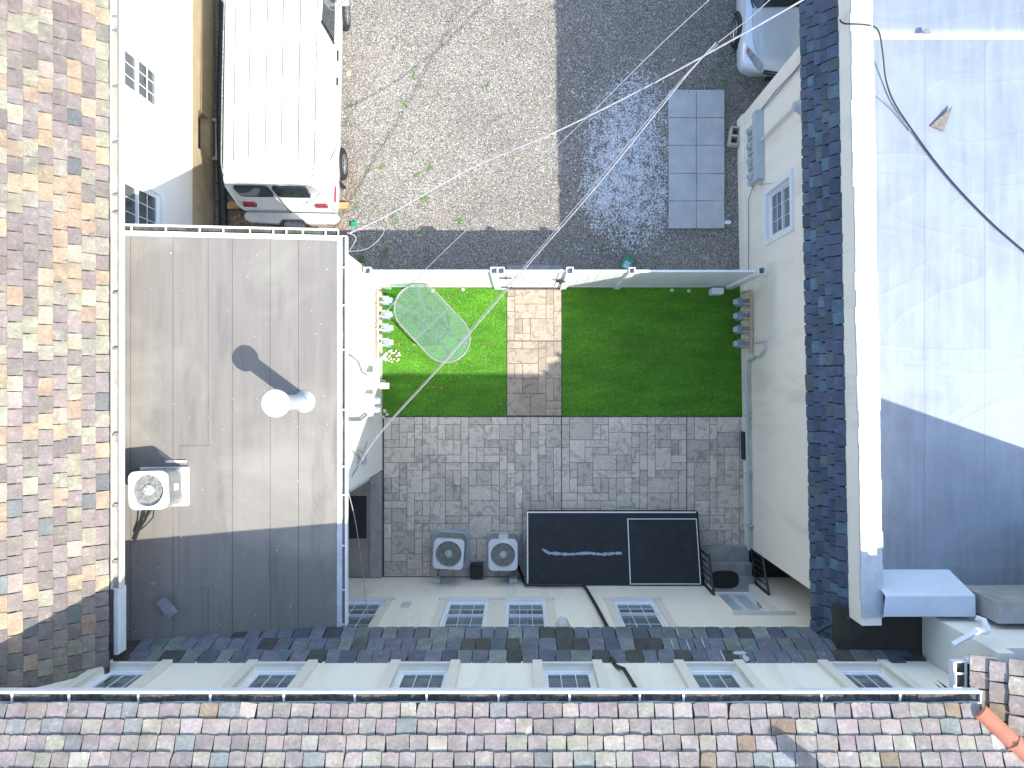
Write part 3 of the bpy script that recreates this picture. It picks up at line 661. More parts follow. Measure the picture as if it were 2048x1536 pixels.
def railing(x, label, diag):
    t = thing('stair_railing', label, 'railing', (x, -3.8, 0))
    m = MB(); m.box(W, x - .02, x + .02, -3.47, -3.43, 0.2, 1.02); m.build('newel_post', black, t, world=True)
    m = MB(); m.box(W, x - .02, x + .02, -4.12, -4.08, 0.5, 1.42); m.build('newel_post', black, t, world=True)
    m = MB(); a, b = Vector((x, -3.38, 1.02)), Vector((x, -4.1, 1.42)); m.tube([a, b], 0.028, 4); m.build('handrail', black, t, world=True)
    for k in range(5):
        q = a.lerp(b, 0.12 + k * 0.17); m = MB(); m.box(W, x - .009, x + .009, q.y - .009, q.y + .009, 0.25 + k * .07, q.z); m.build('baluster', black, t, world=True)
    m = MB(); m.tube([a - Vector((0, .05, .72)), b - Vector((0, 0, .80))], 0.014, 4); m.build('bottom_rail', black, t, world=True)
railing(3.84, 'black metal railing between the cellar cover and the steps', 1)
railing(4.93, 'black metal railing on the passage side of the steps', -1)

# cellar cover (black membrane)
cc = thing('cellar_cover', 'low sloping black membrane cellar cover with white edging against the wall', 'cellar cover', (2, -3.5, 0))
cz0, cz1, cy0, cy1 = 0.30, 0.72, -2.66, -4.11
def cz(y): return cz0 + (cz1 - cz0) * (y - cy0) / (cy1 - cy0)
x0, x1 = 0.16, 3.80
m = MB(); 
pts = [(x0, cy0), (x1, cy0), (x1, cy1), (x0, cy1)]
vb = [(x, y, 0.02) for x, y in pts]; vt = [(x, y, cz(y)) for x, y in pts]
m.v = vb + vt; m.f = [(0,3,2,1), (4,5,6,7), (0,1,5,4), (1,2,6,5), (2,3,7,6), (3,0,4,7)]; m.m = [0]*6; m.build('membrane_top', black_roof, cc, world=True)
ccf = Fr((x0, cy0, cz0), (1,0,0), (0, cy1 - cy0, cz1 - cz0), (0, (cz1 - cz0), -(cy1 - cy0)))
Lc = math.hypot(cy1 - cy0, cz1 - cz0); Wc = x1 - x0
m = MB(); m.box(ccf, -0.012, Wc - .05, -0.012, 0.016, -0.05, 0.012); m.build('drip_edge', white, cc, world=True)
m = MB(); m.box(ccf, -0.012, 0.012, 0.016, Lc - .01, -0.05, 0.011); m.build('drip_edge', white, cc, world=True)
m = MB(); m.box(ccf, 2.13, 3.58, 0.15, Lc - 0.02, 0.0, 0.035); hat = m.build('hatch', black_roof, cc, world=True)
for (a, b, c, d) in ((2.12, 3.59, 0.138, 0.155), (2.12, 2.137, 0.155, Lc - .02), (3.573, 3.59, 0.155, Lc - .02), (2.137, 3.573, Lc - .037, Lc - .02)):
    MB().box(ccf, a, b, c, d, 0.0, 0.040).build('hatch_edge', white, hat)
# smeared sealant
m = MB(); us = [0.02 + 0.04 * k for k in range(50)]; 
up_ = [(u, 0.865 + 0.010 * math.sin(u * 9) - (0.10 * max(0, 1 - (u - 0.30) / 0.14) if u > 0.30 else 0) + random.uniform(-.006, .006)) for u in us]
for k in range(len(us) - 1):
    if us[k] < 0.30: continue
    hw = 0.028 if us[k] > 0.3 else 0.012; hw *= random.uniform(.6, 1.3)
    m.face([ccf.pt(us[k], up_[k][1] - hw, 0.003), ccf.pt(us[k+1], up_[k+1][1] - hw, 0.003), ccf.pt(us[k+1], up_[k+1][1] + hw, 0.003), ccf.pt(us[k], up_[k][1] + hw, 0.003)])
m.build('sealant_smear', M('grey_sealant', (0.38, 0.46, 0.55), (0.22, 0.28, 0.35), 0.6, 25), cc, world=True)

# ------------------------------------------------------------------ LEFT HOUSE
lh = thing('slate_roof_house', 'white house with tall multicoloured slate roof beside the van', 'house', (-8, 3, 0))
LF = Fr((-6.63, 0, 0), (0,1,0), (0,0,1), (1,0,0))
lwin = [(5.08, 5.82, 2.40, 4.0), (2.72, 3.55, 2.40, 4.0)]
bw = (4.95, 5.75, 0.25, 0.80)
m = MB(); wall(m, LF, -4, 14, 1.10, 5.3, lwin, 0.3); m.build('wall', stucco_l, lh, world=True)
m = MB(); wall(m, Fr((-6.65,0,0),(0,1,0),(0,0,1),(1,0,0)), -4, 14, -0.02, 1.10, [bw], 0.3); m.build('base_wall', tan, lh, world=True)
for h in lwin: window(lh, LF, *h, dep=0.06, cols=3, rows=2, blind=0.97, mid=0.45, bmat=blinds_d)
for (a, b, c, d) in lwin:
    MB().box(LF, a - .05, b + .05, c - 0.06, c - .001, 0.0, 0.035).build('sill', white, lh, world=True)
m = MB(); m.box(LF, 4.97, 5.73, 0.27, 0.78, -0.25, -0.2); m.build('basement_window', carglass, lh, world=True)
m = MB(); m.prism(Fr((-6.63,0,0),(0,1,0),(1,0,0),(0,0,1)), [(4.9, 0), (4.9, .12), (5.8, .12), (5.8, 0), (5.73, 0), (5.73, .07), (4.97, .07), (4.97, 0)], -.02, .16); m.build('window_well', conc, lh, world=True)
rfl = Fr((-5.84, 0, 5.55), (0,1,0), (-1, 0, 1), (1, 0, 1))
m = MB(); m.face([rfl.pt(-4.2, 0), rfl.pt(14, 0), rfl.pt(14, 6.0), rfl.pt(-4.2, 6.0)]); rt = rfl.pt(0, 6.0)
m.face([(rt.x, -4.2, rt.z), (rt.x, 14, rt.z), (rt.x - 4, 14, rt.z - 4), (rt.x - 4, -4.2, rt.z - 4)])
m.face([(-5.84, -4.2, 5.52), (-5.84, 14, 5.52), (-6.9, 14, 5.30), (-6.9, -4.2, 5.30)])
rl = m.build('slate_roof', under, lh, world=True)
def keep_l(c): return -4.05 < c.y and not (c.z < 5.4 and c.y < -3.75)
lay_slates('slate', rl, rfl, -4.6, 9.5, 0.0, 13, 0.172, (0.205, 0.262), PAL_L, keep=keep_l, limit=300, lift=0.022, gap=0.006)
# snow guards
for (px, py) in ((128, 592), (133, 523), (130, 881), (182, 475), (132, 1000), (185, 470)):
    q = P(px, py, 6.0)
    # place on roof plane at this line of sight
    z = 6.0
    for _ in range(8): z = LR((px - NX) / F * (H - z))
    q = P(px, py, z); m = MB(); n_ = rfl.N
    m.tube([q + n_ * .01, q + n_ * .05, q + n_ * .05 + rfl.V * .03, q + n_ * .03 + rfl.V * .05], 0.006, 5); m.tube([q + n_*.045 + rfl.V*.018*math.cos(a)+rfl.U*.018*math.sin(a) for a in [k*6.283/8 for k in range(8)]], 0.005, 4, closed=True)
    m.build('snow_guard', cable_g, rl)
GL = Fr((-5.84, 0, 5.50), (0,1,0), (0,0,1), (1,0,0))
gutter(lh, GL, -2.88, 14, 0.15, 0.10, (alum, sediment_p), [-2.5, -1.7, -0.68, 0.55, 1.35, 2.5, 2.75, 3.5, 4.3, 5.1, 5.3, 6.9], fill=0.25, brm=cable_g)
m = MB(); m.box(LF, -3.85, -2.9, 5.18, 5.40, 0.78, 0.84); m.build('fascia', gutw, lh, world=True)
m = MB(); m.tube([(-6.60, 4.62, 2.5), (-6.59, 4.55, 2.2), (-6.57, 4.50, 2.05), (-6.60, 4.47, 1.9)], 0.008, 5); m.tube([(-6.60, 5.0, 2.38), (-6.58, 4.75, 2.1), (-6.57, 4.55, 2.05)], 0.006, 5)
m.build('wall_cable', cable_g, lh, world=True)

# ------------------------------------------------------------------ FLAT ROOF EXTENSION
fx = thing('flat_roof_extension', 'white single-storey extension with grey flat roof and roof-edge gutters', 'building', (-4.5, -1, 0))
def fz(x): return 4.36 + (-2.78 - x) * 0.115
sl = math.atan(0.115)
FF = Fr((-2.86, 0, fz(-2.86)), (0,1,0), (-math.cos(sl), 0, math.sin(sl)), (math.sin(sl), 0, math.cos(sl)))
m = MB(); m.prism(Fr((0, 0, 0), (1,0,0), (0,0,1), (0,1,0)), [(-2.86, fz(-2.86) - .16), (-2.86, fz(-2.86)), (-6.66, fz(-6.66)), (-6.66, fz(-6.66) - .16)], -4.0, 2.38)
rf = m.build('flat_roof', M('dark_lap_felt', (0.13, 0.122, 0.11), (0.10, 0.095, 0.085), .95, 10), fx, world=True)  # dark felt base, seen as lap seams in the sheet gaps
cuts = [0.0, 0.62, 1.05, 1.62, 1.98, 2.50, 3.12, 3.74]
for i in range(7):
    m = MB(); m.box(FF, -3.98, 2.34, cuts[i] + 0.006, cuts[i+1] - 0.001, 0.001 + 0.003 * (i % 2), 0.007 + 0.004 * (i % 2) ); m.build('roofing_sheet', flat_m, rf)
m = MB(); m.box(FF, -3.1, -0.9, 1.92, 2.40, 0.011, 0.016); m.build('roofing_patch', flat_m, rf)
rr = random.Random(9)
m = MB()
for k in range(60):
    u = rr.uniform(-3.8, 2.2); v = rr.uniform(.1, 3.2); q = FF.pt(u, v, .013); m.box(Fr(q, (1, rr.uniform(-1, 1), 0), (-.3, 1, 0), (0,0,1)), 0, rr.uniform(.008, .028), 0, rr.uniform(.006, .016), 0, .006)
m.build('roof_grit', rough_white, rf, kind='stuff')
# edge flashing bead
m = MB(); m.box(FF, -3.98, 2.40, -0.05, 0.03, 0.004, 0.018); m.box(FF, 2.32, 2.40, 0.03, 3.6, 0.004, 0.018); m.build('edge_flashing', rough_white, rf)
m = MB(); wall(m, Fr((-2.99,0,0),(0,1,0),(0,0,1),(1,0,0)), -1.79, 2.32, -0.02, 4.19, [], 0.25); m.build('east_wall', stucco_l, fx, world=True)
m = MB(); m.box(W, -6.6, -3.24, 2.07, 2.32, -0.02, 4.22); m.build('north_wall', stucco_l, fx, world=True)
m = MB(); m.box(W, -4.45, -3.245, -2.0, -1.79, -0.02, 4.19); m.build('porch_wall', stucco_l, fx, world=True)
m = MB(); m.box(W, -4.7, -4.45, -4.1, -1.79, -0.02, 4.19); m.build('recessed_wall', stucco_l, fx, world=True)
m = MB(); m.box(W, -2.99, -2.80, -4.1, 2.38, 4.14, 4.20); m.box(W, -6.6, -2.99, 2.325, 2.38, 4.14, 4.20);m.build('soffit', gutw, fx, world=True)
GE = Fr((-2.86, 0, 4.37), (0,1,0), (0,0,1), (1,0,0))
gutter(fx, GE, -3.75, 2.40, 0.125, 0.10, (gutw, sediment_p), [-3.2, -2.5, -1.7, -1.25, -0.35, 0.6, 1.3, 1.9], fill=0.4, brm=gutw)
fzn = fz(-6.6)
GN = Fr((0, 2.38, 4.40), (1, 0, 0.0), (0,0,1), (0,1,0))
slx = Fr((-2.86, 2.385, 4.40), (-math.cos(sl), 0, math.sin(sl)), (math.sin(sl), 0, math.cos(sl)), (0, 1, 0))
gutter(fx, slx, 0.0, 3.35, 0.11, 0.09, (gutw, gutd), [0.2, 0.55, 0.8, 1.0, 1.35, 1.75, 2.1, 2.6, 3.1], fill=0.3, brm=gutw)
# landing with mat by the recessed wall
m = MB(); m.box(W, -4.44, -3.24, -4.105, -1.80, 0.0, 0.10); m.build('porch_slab', M('tan_porch_floor', (0.30, 0.27, 0.22), (0.24, 0.22, 0.18), 0.85, 2, dirt=(0.15,0.13,0.10)), kind='structure')
m = MB(); m.box(W, -3.24, -2.99, -4.105, -1.82, 0.0, 0.12); m.build('porch_curb', conc, bevel=0.01, kind='structure')
m = MB(); m.box(W, -4.0, -3.31, -3.26, -2.34, 0.101, 0.115); m.build('rubber_mat', black, bevel=0.004, **tagd('black rectangular rubber mat on the porch under the roof edge', 'mat'))
# debris
def debris(px, py, z, out, label, name='slate_fragment', mat=None, col=(0.24, 0.22, 0.26), rz=0, fr=None):
    m = MB(); m.prism(W, out, 0.0, 0.010); o = m.build(name, slate_o if mat is None else mat, **tagd(label, 'slate fragment')); o.location = P(px, py, z); o.color = (*col, 1)
    o.rotation_euler = (0.03, -0.06, rz); return o
debris(334, 1214, 4.82, [(-.09, -.16), (.10, -.15), (.095, .10), (.05, .15), (-.09, .15)], 'broken slate lying on the shaded end of the flat roof', rz=0.62)
debris(306, 1167, 4.86, [(-.05, 0), (.03, -.03), (.05, .04)], 'tiny slate chip near the broken slate on the flat roof')
# vent pipe
vp = thing('roof_vent_pipe', 'white capped vent pipe standing on the grey flat roof', 'vent pipe', (-3.40, -0.22, fz(-3.40)))
m = MB(); m.cyl((0,0,0), 0.112, 0.0, 1.30, 24); m.build('pipe', M('galvanised', (0.52, 0.56, 0.58), (0.44, 0.48, 0.50), 0.4, 5, metal=0.3), vp, smooth=True)
m = MB(); m.lathe((0,0,0), [(0.18, -.01), (0.17, .02), (0.135, .05), (0.118, 0.12), (0.112, 0.12)], 24); m.build('base_flashing', rough_white, vp, smooth=True)
m = MB(); m.lathe((0,0,0), [(0.12, 1.24), (0.19, 1.28), (0.195, 1.33), (0.19, 1.35), (0.12, 1.385), (0.05, 1.40), (0.001, 1.405)], 28); m.build('cap', M('white_cap', (0.80, 0.80, 0.82), None, 0.4, 3, bs=0), vp, smooth=True)
for k in range(3):
    a = k * 2.09; m = MB(); m.tube([(0.1 * math.cos(a), 0.1 * math.sin(a), 1.2), (0.14 * math.cos(a), 0.14 * math.sin(a), 1.29)], 0.008, 5); m.build('strut', white, vp)

# ------------------------------------------------------------------ condensers
def rrect(hx, hy, r, seg=6):
    o = []
    for (cx, cy, a0) in ((hx - r, hy - r, 0), (-hx + r, hy - r, 90), (-hx + r, -hy + r, 180), (hx - r, -hy + r, 270)):
        for k in range(seg + 1): a = R(a0 + 90 * k / seg); o.append((cx + r * math.cos(a), cy + r * math.sin(a)))
    return o
lvm = M('louvre_wire', (0.20, 0.20, 0.18), (0.28, 0.28, 0.25), .5, 12)
def condenser(label, loc, hx, hy, h, rz, style=0):
    t = thing('air_conditioner', label, 'air conditioner', loc, 'outdoor air conditioning condensers'); t.rotation_euler = (0, 0, rz)
    o2 = rrect(hx, hy, 0.10); k = len(o2); rf_ = min(hx, hy) - 0.055
    m = MB(); m.prism(W, rrect(hx - .035, hy - .035, .09), 0.03, h - 0.05); m.build('coil', coil, t)
    m = MB(); m.prism(W, rrect(hx, hy, .10), 0.0, 0.05); m.build('base_pan', acmet, t)
    # louvres: horizontal wires round
    nl = int((h - .12) / 0.035)
    m = MB()
    for i in range(nl): m.tube([(x * .985, y * .985, 0.07 + i * 0.035) for x, y in o2], 0.005, 4, closed=True)
    m.build('louvre_guard', lvm, t, kind='stuff')
    # top with fan opening: ring faces between outline and circle
    m = MB(); n = 28
    circ = [(rf_ * math.cos(2 * math.pi * i / n + math.pi / 4 * 0), rf_ * math.sin(2 * math.pi * i / n)) for i in range(n)]
    # outline resampled by angle
    def ray(a):
        d = Vector((math.cos(a), math.sin(a))); best = None
        for i in range(k):
            p, q = Vector(o2[i]), Vector(o2[(i+1) % k]); e = q - p; den = d.x * e.y - d.y * e.x
            if abs(den) < 1e-9: continue
            tt = (p.x * e.y - p.y * e.x) / den; s2 = (p.x * d.y - p.y * d.x) / den
            if tt > 0 and -1e-6 <= s2 <= 1 + 1e-6: best = tt if best is None else max(best, tt)
        return (d.x * best, d.y * best)
    n = 48; A = [2 * math.pi * i / n for i in range(n)]; oo = [ray(a) for a in A]; cc_ = [(rf_ * math.cos(a), rf_ * math.sin(a)) for a in A]
    for i in range(n):
        j = (i + 1) % n
        m.face([(*oo[i], h), (*oo[j], h), (cc_[j][0] * 1.03, cc_[j][1] * 1.03, h + .012), (cc_[i][0] * 1.03, cc_[i][1] * 1.03, h + .012)])
        m.face([(cc_[i][0] * 1.03, cc_[i][1] * 1.03, h + .012), (cc_[j][0] * 1.03, cc_[j][1] * 1.03, h + .012), (*cc_[j], h - .06), (*cc_[i], h - .06)])
        m.face([(*oo[i], h), (*oo[j], h), (*oo[j], h - .055), (*oo[i], h - .055)])
    m.build('top_cover', acmet, t, smooth=True)
    m = MB(); m.cyl((0,0,0), rf_ * 0.98, h - .30, h - .29, 24); m.build('fan_well', darkroom, t)
    nb = 3 if style else 4
    for b in range(nb):
        a0 = b * 2 * math.pi / nb + 0.5; m = MB(); prev = None
        for s in range(5):
            r_ = 0.05 + (rf_ * 0.90 - 0.05) * s / 4; hw = 0.30 + 0.10 * math.sin(s * .8); 
            p0 = Vector((r_ * math.cos(a0 - hw), r_ * math.sin(a0 - hw), h - .15)); p1 = Vector((r_ * math.cos(a0 + hw), r_ * math.sin(a0 + hw), h - .09))
            if prev: m.face([prev[0], prev[1], p1, p0]); m.face([q - Vector((0,0,.004)) for q in (prev[0], p0, p1, prev[1])])
            prev = (p0, p1)
        m.build('fan_blade', fanm, t)
    m = MB(); m.lathe((0,0,0), [(0.075, h - .14), (0.078, h - .02), (0.06, h - .005), (0.001, h - .004)], 20); m.build('motor_hub', M('hub_plate', (0.5, 0.55, 0.57), None, 0.45, 5, bs=0) , t, smooth=True)
    m = MB()
    for i in range(4): a = i * math.pi / 2 + .4; m.cyl((0.045 * math.cos(a), 0.045 * math.sin(a), 0), 0.008, h - .005, h + .006, 6)
    m.build('bolt', black, t)
    m = MB(); ns = 8 if style == 0 else 0
    for i in range(ns):
        a = i * 2 * math.pi / ns + 0.2; m.tube([(0.07 * math.cos(a), 0.07 * math.sin(a), h + .012), (rf_ * 1.05 * math.cos(a), rf_ * 1.05 * math.sin(a), h + .018)], 0.0045, 4)
    for i in range(8):
        rr_ = 0.09 + (rf_ - 0.10) * i / 8; m.tube([(rr_ * math.cos(a), rr_ * math.sin(a), h + .014) for a in [q * 6.283 / 24 for q in range(24)]], 0.0016, 3, closed=True)
    m.build('fan_grille', lvm, t, kind='stuff')
    return t
condenser('air conditioner with spoked fan guard on the wide grey pad', (P(897,0,.8).x, P(0,1108,.8).y, 0.085), 0.315, 0.315, 0.72, -0.06)
t2 = condenser('air conditioner with plain dark fan opening beside the black membrane', (P(1006,0,.8).x, P(0,1110,.8).y, 0.085), 0.30, 0.325, 0.72, 0.0, 1)
m = MB(); m.box(W, -.10, .10, .318, .328, .12, .66); m.build('front_panel', acmet, t2)
t3 = condenser('air conditioner standing on the flat roof under the slate eave', (-5.42, -1.50, 4.76), 0.285, 0.28, 0.52, 0.03)
m = MB(); m.box(W, .272, .288, -.04, .06, .18, .30); m.build('rating_plate', white, t3)
condenser('air conditioner half hidden behind the gutter at the rear of the van', (-5.80, 3.02, 0.06), 0.33, 0.30, 0.70, 0.0)
for (x, y, hx, hy, z0, z1, lab, mt) in ((-1.50, -3.50, .42, .43, .024, .085, 'wide grey plastic pad under the spoked-guard air conditioner', padm), (P(1006,0,0).x + .01, -3.53, .37, .39, .024, .085, 'blue-grey pad under the air conditioner beside the cellar cover', padm),
                                ):
    m = MB(); m.box(W, -hx, hx, -hy, hy, 0, z1 - z0); o = m.build('equipment_pad', mt, bevel=0.012, **tagd(lab, 'pad')); o.location = (x, y, z0)
m = MB(); m.box(W, -.36, .35, -.30, .30, 0.0, .06); o = m.build('equipment_pad', white, bevel=0.01, **tagd('white pad under the rooftop air conditioner', 'pad')); o.location = (-5.45, -1.52, 4.675); o.rotation_euler = (0, sl, 0)
m = MB(); m.box(W, -.25, .06, -.018, .018, 0.0, .04); o = m.build('pad_batten', trim, **tagd('short pale batten behind the rooftop air conditioner pad', 'batten')); o.location = (-5.20, -1.14, 4.645)
m = MB(); pts = [P(298, 1018, 4.95), P(290, 1040, 4.82), P(278, 1058, 4.80), P(268, 1085, 4.80)]; m.tube(pts, 0.022, 6)
m.tube([P(308, 1018, 4.95), P(306, 1035, 4.84), P(290, 1052, 4.82), P(280, 1060, 4.80)], 0.010, 6); m.tube([P(285, 1018, 4.95), P(277, 1050, 4.82), P(268, 1070, 4.80)], 0.012, 6)
m.build('refrigerant_lines', black, **tagd('black refrigerant lines trailing from the rooftop air conditioner', 'pipes'))
m = MB(); m.box(W, -.13, .13, -.14, .14, 0, .22); m.box(W, -.135, .135, -.145, .10, .22, .25)
o = m.build('black_box', black, bevel=0.01, **tagd('small black plastic box between the two ground air conditioners', 'box')); o.location = (-0.93, -3.93, 0.026)
for (px, lab) in ((873, 'grey disconnect box on the wall behind the spoked-guard air conditioner'), (1026, 'grey disconnect box on the wall next to the cellar cover')):
    x = P(px, 0, .5).x; t = thing('disconnect_box', lab, 'electrical box', (x, -4.06, 0.35)); m = MB(); m.box(W, -.08, .08, -.055, .05, 0, .22); m.build('enclosure', panelg, t, bevel=0.006)
    m = MB(); m.tube([(0, 0.02, 0), (0, .06, -.12), (0.05, .22, -.2), (0.07, .32, -.15)], 0.018, 6); m.build('whip', cable_g, t)
# notice plate
m = MB(); m.box(SL, P(820,0,1.5).x - .09, P(820,0,1.5).x + .09, 1.85, 2.25, 0.001, 0.006); pl = m.build('wall_notice', M('faded_notice', (0.56, 0.54, 0.50), (0.62, 0.62, 0.60), 0.6, 30, bs=0), **tagd('small faded notice plate on the wall above the spoked air conditioner', 'sign'))
m = MB(); m.box(SL, P(820,0,1.5).x - .085, P(820,0,1.5).x + .085, 2.02, 2.04, 0.006, 0.009); m.build('stripe', M('faded_pink', (0.5, 0.25, 0.28), None, .6, 4, bs=0), pl)

# line set pipe on wall
m = MB(); pts = [(-0.10, -3.8, .35), (-0.03, -4.0, .3), (0.04, -4.05, .38), (0.20, -4.06, .80)] 
pts = [(-0.08, -3.72, .35), (0.0, -3.95, .15), (0.06, -4.04, .40), (0.12, -4.06, .86), (0.5, -4.06, .90), (1.22, -4.06, .88), (1.31, -4.06, .95), (1.34, -4.06, 1.2), (1.42, -4.06, 2.4), (1.50, -4.06, 3.9), (1.55, -3.98, 4.5)]
m.tube(pts, 0.032, 8); m.build('line_set_pipe', black, smooth=True, **tagd('thick black wrapped pipe climbing the lower wall beside the cellar cover', 'pipe'))
m = MB(); m.tube([P(1224, 1316, 5.25), P(1230, 1332, 5.40), (1.44, -3.90, 5.8), (1.55, -3.92, 6.9)], 0.030, 8, radii=[.03, .035, .028, .028]); m.build('line_set_pipe', black, smooth=True, **tagd('black wrapped pipe climbing the upper wall between two dormer windows', 'pipe'))
# wall lamp (round) and white stick
wl = thing('wall_vent', 'round pale vent hood below the slate eave in the lower wall', 'vent', (P(1123,0,3.2).x, -4.08, 3.55))
m = MB(); m.tube([(0, -.04, 0), (0, .02, 0), (0, .10, -.01), (0, .14, -.06)], .1, 16, radii=[.14, .14, .11, .08]); m.build('hood', alum, wl, smooth=True)
m = MB(); m.tube([(0, .05, -.55), (0, .05, -.10)], .018, 8); m.build('drop_tube', white, wl)

# ------------------------------------------------------------------ RIGHT HOUSE
rh = thing('corner_row_house', 'cream house with dark slate skirt roof and silver flat roof', 'house', (6.5, 1, 0))
UR = Vector((-0.018, 1, 0)).normalized(); NR = Vector((-1, -0.018, 0)).normalized()
RF = Fr((4.849, 0, 0), UR, (0,0,1), NR)
rw = (2.86, 3.74, 1.75, 3.05)
RN, RS = 5.80, -3.42
m = MB(); wall(m, RF, RS, RN, -0.02, 4.95, [rw], 0.28); m.build('west_wall', stucco, rh, world=True)
m = MB(); wall(m, Fr(RF.pt(0, 0, 0.0), UR, (0,0,1), NR), RS, RN, 4.95, 5.44, [], 0.28); m.box(RF, RN, 14, 4.95, 5.44, -0.28, 0.0); m.build('parapet_wall', stucco, rh, world=True)
m = MB(); m.box(RF, RS + .0, RS + .25, -0.02, 4.95, -3.5, -0.28); m.build('south_wall', stucco, rh, world=True)
m = MB(); m.box(RF, RN - .25, RN, -0.02, 4.95, -3.5, -0.28); m.box(RF, RN, 14, -.02, 4.95, -2.6, -2.35); m.build('north_wall', stucco, rh, world=True)
m = MB(); m.box(RF, RS, RN, 0.0, 0.42, 0.0, 0.035); m.build('plinth', stucco, rh, world=True, bevel=0.012)
window(rh, RF, *rw, dep=0.07, cols=3, rows=2, blind=1.0, mid=0.48)
t = MB(); a, b, c, d = rw; t.box(RF, a - .10, b + .10, c - .12, c - .001, 0, .03); t.box(RF, a - .10, a - .001, c, d, 0, .02); t.box(RF, b + .001, b + .10, c, d, 0, .02); t.box(RF, a - .1, b + .1, d + .001, d + .10, 0, .05); t.build('window_surround', white, rh, world=True)
# skirt roof slates
re0 = 0.33; rz0, rz1 = 4.44, 4.98
vdir = (Vector((0,0,1)) * (rz1 - rz0) - NR * (re0 - 0.02)); vl = vdir.length; vdir.normalize()
RP = Fr(RF.pt(0, rz0, re0), UR, vdir, UR.cross(vdir));
if RP.N.z < 0: RP.N = -RP.N
m = MB(); m.box(RP, -3.85, 14, 0, vl, -0.05, 0.0); m.face([RF.pt(-3.85, rz0 - .02, re0), RF.pt(14, rz0 - .02, re0), RF.pt(14, rz0 - .04, -.02), RF.pt(-3.85, rz0 - .04, -.02)])
rp = m.build('skirt_roof', under_d, rh, world=True)
lay_slates('skirt_slate', rp, RP, -3.85, 7.6, -0.012, 5, vl / 5.0, (0.15, 0.225), PAL_R, limit=300, lift=0.022, kind_rand=0.30, th=0.011, jitter=0.012, gap=0.012)
# hip return of the skirt roof at the south end
hipA = RF.pt(-3.85, rz0, re0); hipB = RF.pt(-3.42, rz1, 0.0)
m = MB(); m.face([RF.pt(-3.85, rz0, re0), RF.pt(-3.86, rz0, -1.0), RF.pt(-3.42, rz1, -1.0), RF.pt(-3.42, rz1, 0.02)]); m.face([RF.pt(-3.85, rz0 - .03, re0), RF.pt(-3.86, rz0 - .03, -1.0), RF.pt(-3.42, rz0 - .03, -1.0), RF.pt(-3.42, rz0 - .03, 0.02)])
m.build('hip_return', M('mossy_slate', (0.06, 0.085, 0.08), (0.10, 0.12, 0.11), 0.8, 5, bs=0.6), rh, world=True)
m = MB(); m.tube([hipA + Vector((0,0,.03)), RF.pt(-3.62, 4.74, .16), hipB + Vector((0,0,.03))], 0.045, 6); m.build('hip_ridge', M('dark_ridge', (0.04, 0.06, 0.07), (0.07, 0.09, 0.1), .8, 8, bs=.5), rh, world=True)
# coping, silver roof
m = MB(); nseg = 70
for k in range(nseg):
    a = -3.30 + (14 + 3.30) * k / nseg; b = -3.30 + (14 + 3.30) * (k + 1) / nseg; e = random.uniform(-.012, .014)
    m.box(RF, a, b, 5.43, 5.465 + random.uniform(-.004, .006), -0.30 + random.uniform(-.008, .008), 0.02 + e)
m.build('parapet_coping', rough_white, rh, world=True)
m = MB(); m.box(W, 5.12, 9.6, -3.22, 14, 4.80, 5.0); rs = m.build('silver_roof', silver_m, rh, world=True)
m = MB(); m.prism(Fr((0,0,0), (0,1,0), (0,0,1), (1,0,0)), [(5.20, 5.0), (5.28, 5.04), (5.36, 5.05), (5.50, 5.035), (5.75, 5.03), (5.9, 5.0)], 5.14, 9.6); m.build('roof_berm', silver_m, rs, smooth=True)
for (x_, n_) in ((5.35, 0), (6.05, 1), (6.95, 2), (7.9, 3)):
    m = MB(); m.box(W, x_, x_ + 0.05, -3.2, 5.18, 5.0, 5.0025); m.build('lap_seam', silver_m, rs)
m = MB(); q = lambda x, y, z: (x, y, z)
A = [(5.16, -2.72, 5.0), (6.42, -2.72, 5.0), (6.44, -2.94, 5.6), (5.16, -2.94, 5.6), (5.16, -3.26, 5.55), (6.48, -3.26, 5.55), (6.52, -3.26, 4.8), (5.16, -3.26, 4.8), (6.46, -2.8, 4.9)]
m.face([A[0], A[1], A[2], A[3]]); m.face([A[3], A[2], A[5], A[4]]); m.face([A[4], A[5], A[6], A[7]]); m.face([A[1], A[2], A[5], A[6]])
m.build('parapet_block', M('shade_blued_white', (0.62, 0.66, 0.70), (0.56, 0.60, 0.65), .6, 4, bs=.5, bd=.01), rh, world=True, bevel=0.02)  # white coating with the blue of its shade mixed into the colour
m = MB(); m.prism(W, [(-.13, -.14), (.07, -.20), (.15, .17)], 0, .02); o = m.build('slate_fragment', M('brown_scrap', (0.12, 0.10, 0.085), (0.2, 0.18, 0.15), .8, 14), **tagd('triangular dark scrap of slate lying on the silver roof', 'slate fragment')); o.location = P(1880, 235, 5.02); o.rotation_euler = (0.05, -0.08, -0.1)
m = MB(); m.prism(W, [(-.05, -.03), (.06, -.02), (.03, .05), (-.03, .04)], 0, .03); o = m.build('scrap', M('grey_scrap', (0.2, 0.2, 0.18), None, .8, 14), **tagd('small grey scrap beside the raised bead of the silver roof', 'scrap')); o.location = P(1852, 64, 5.12)

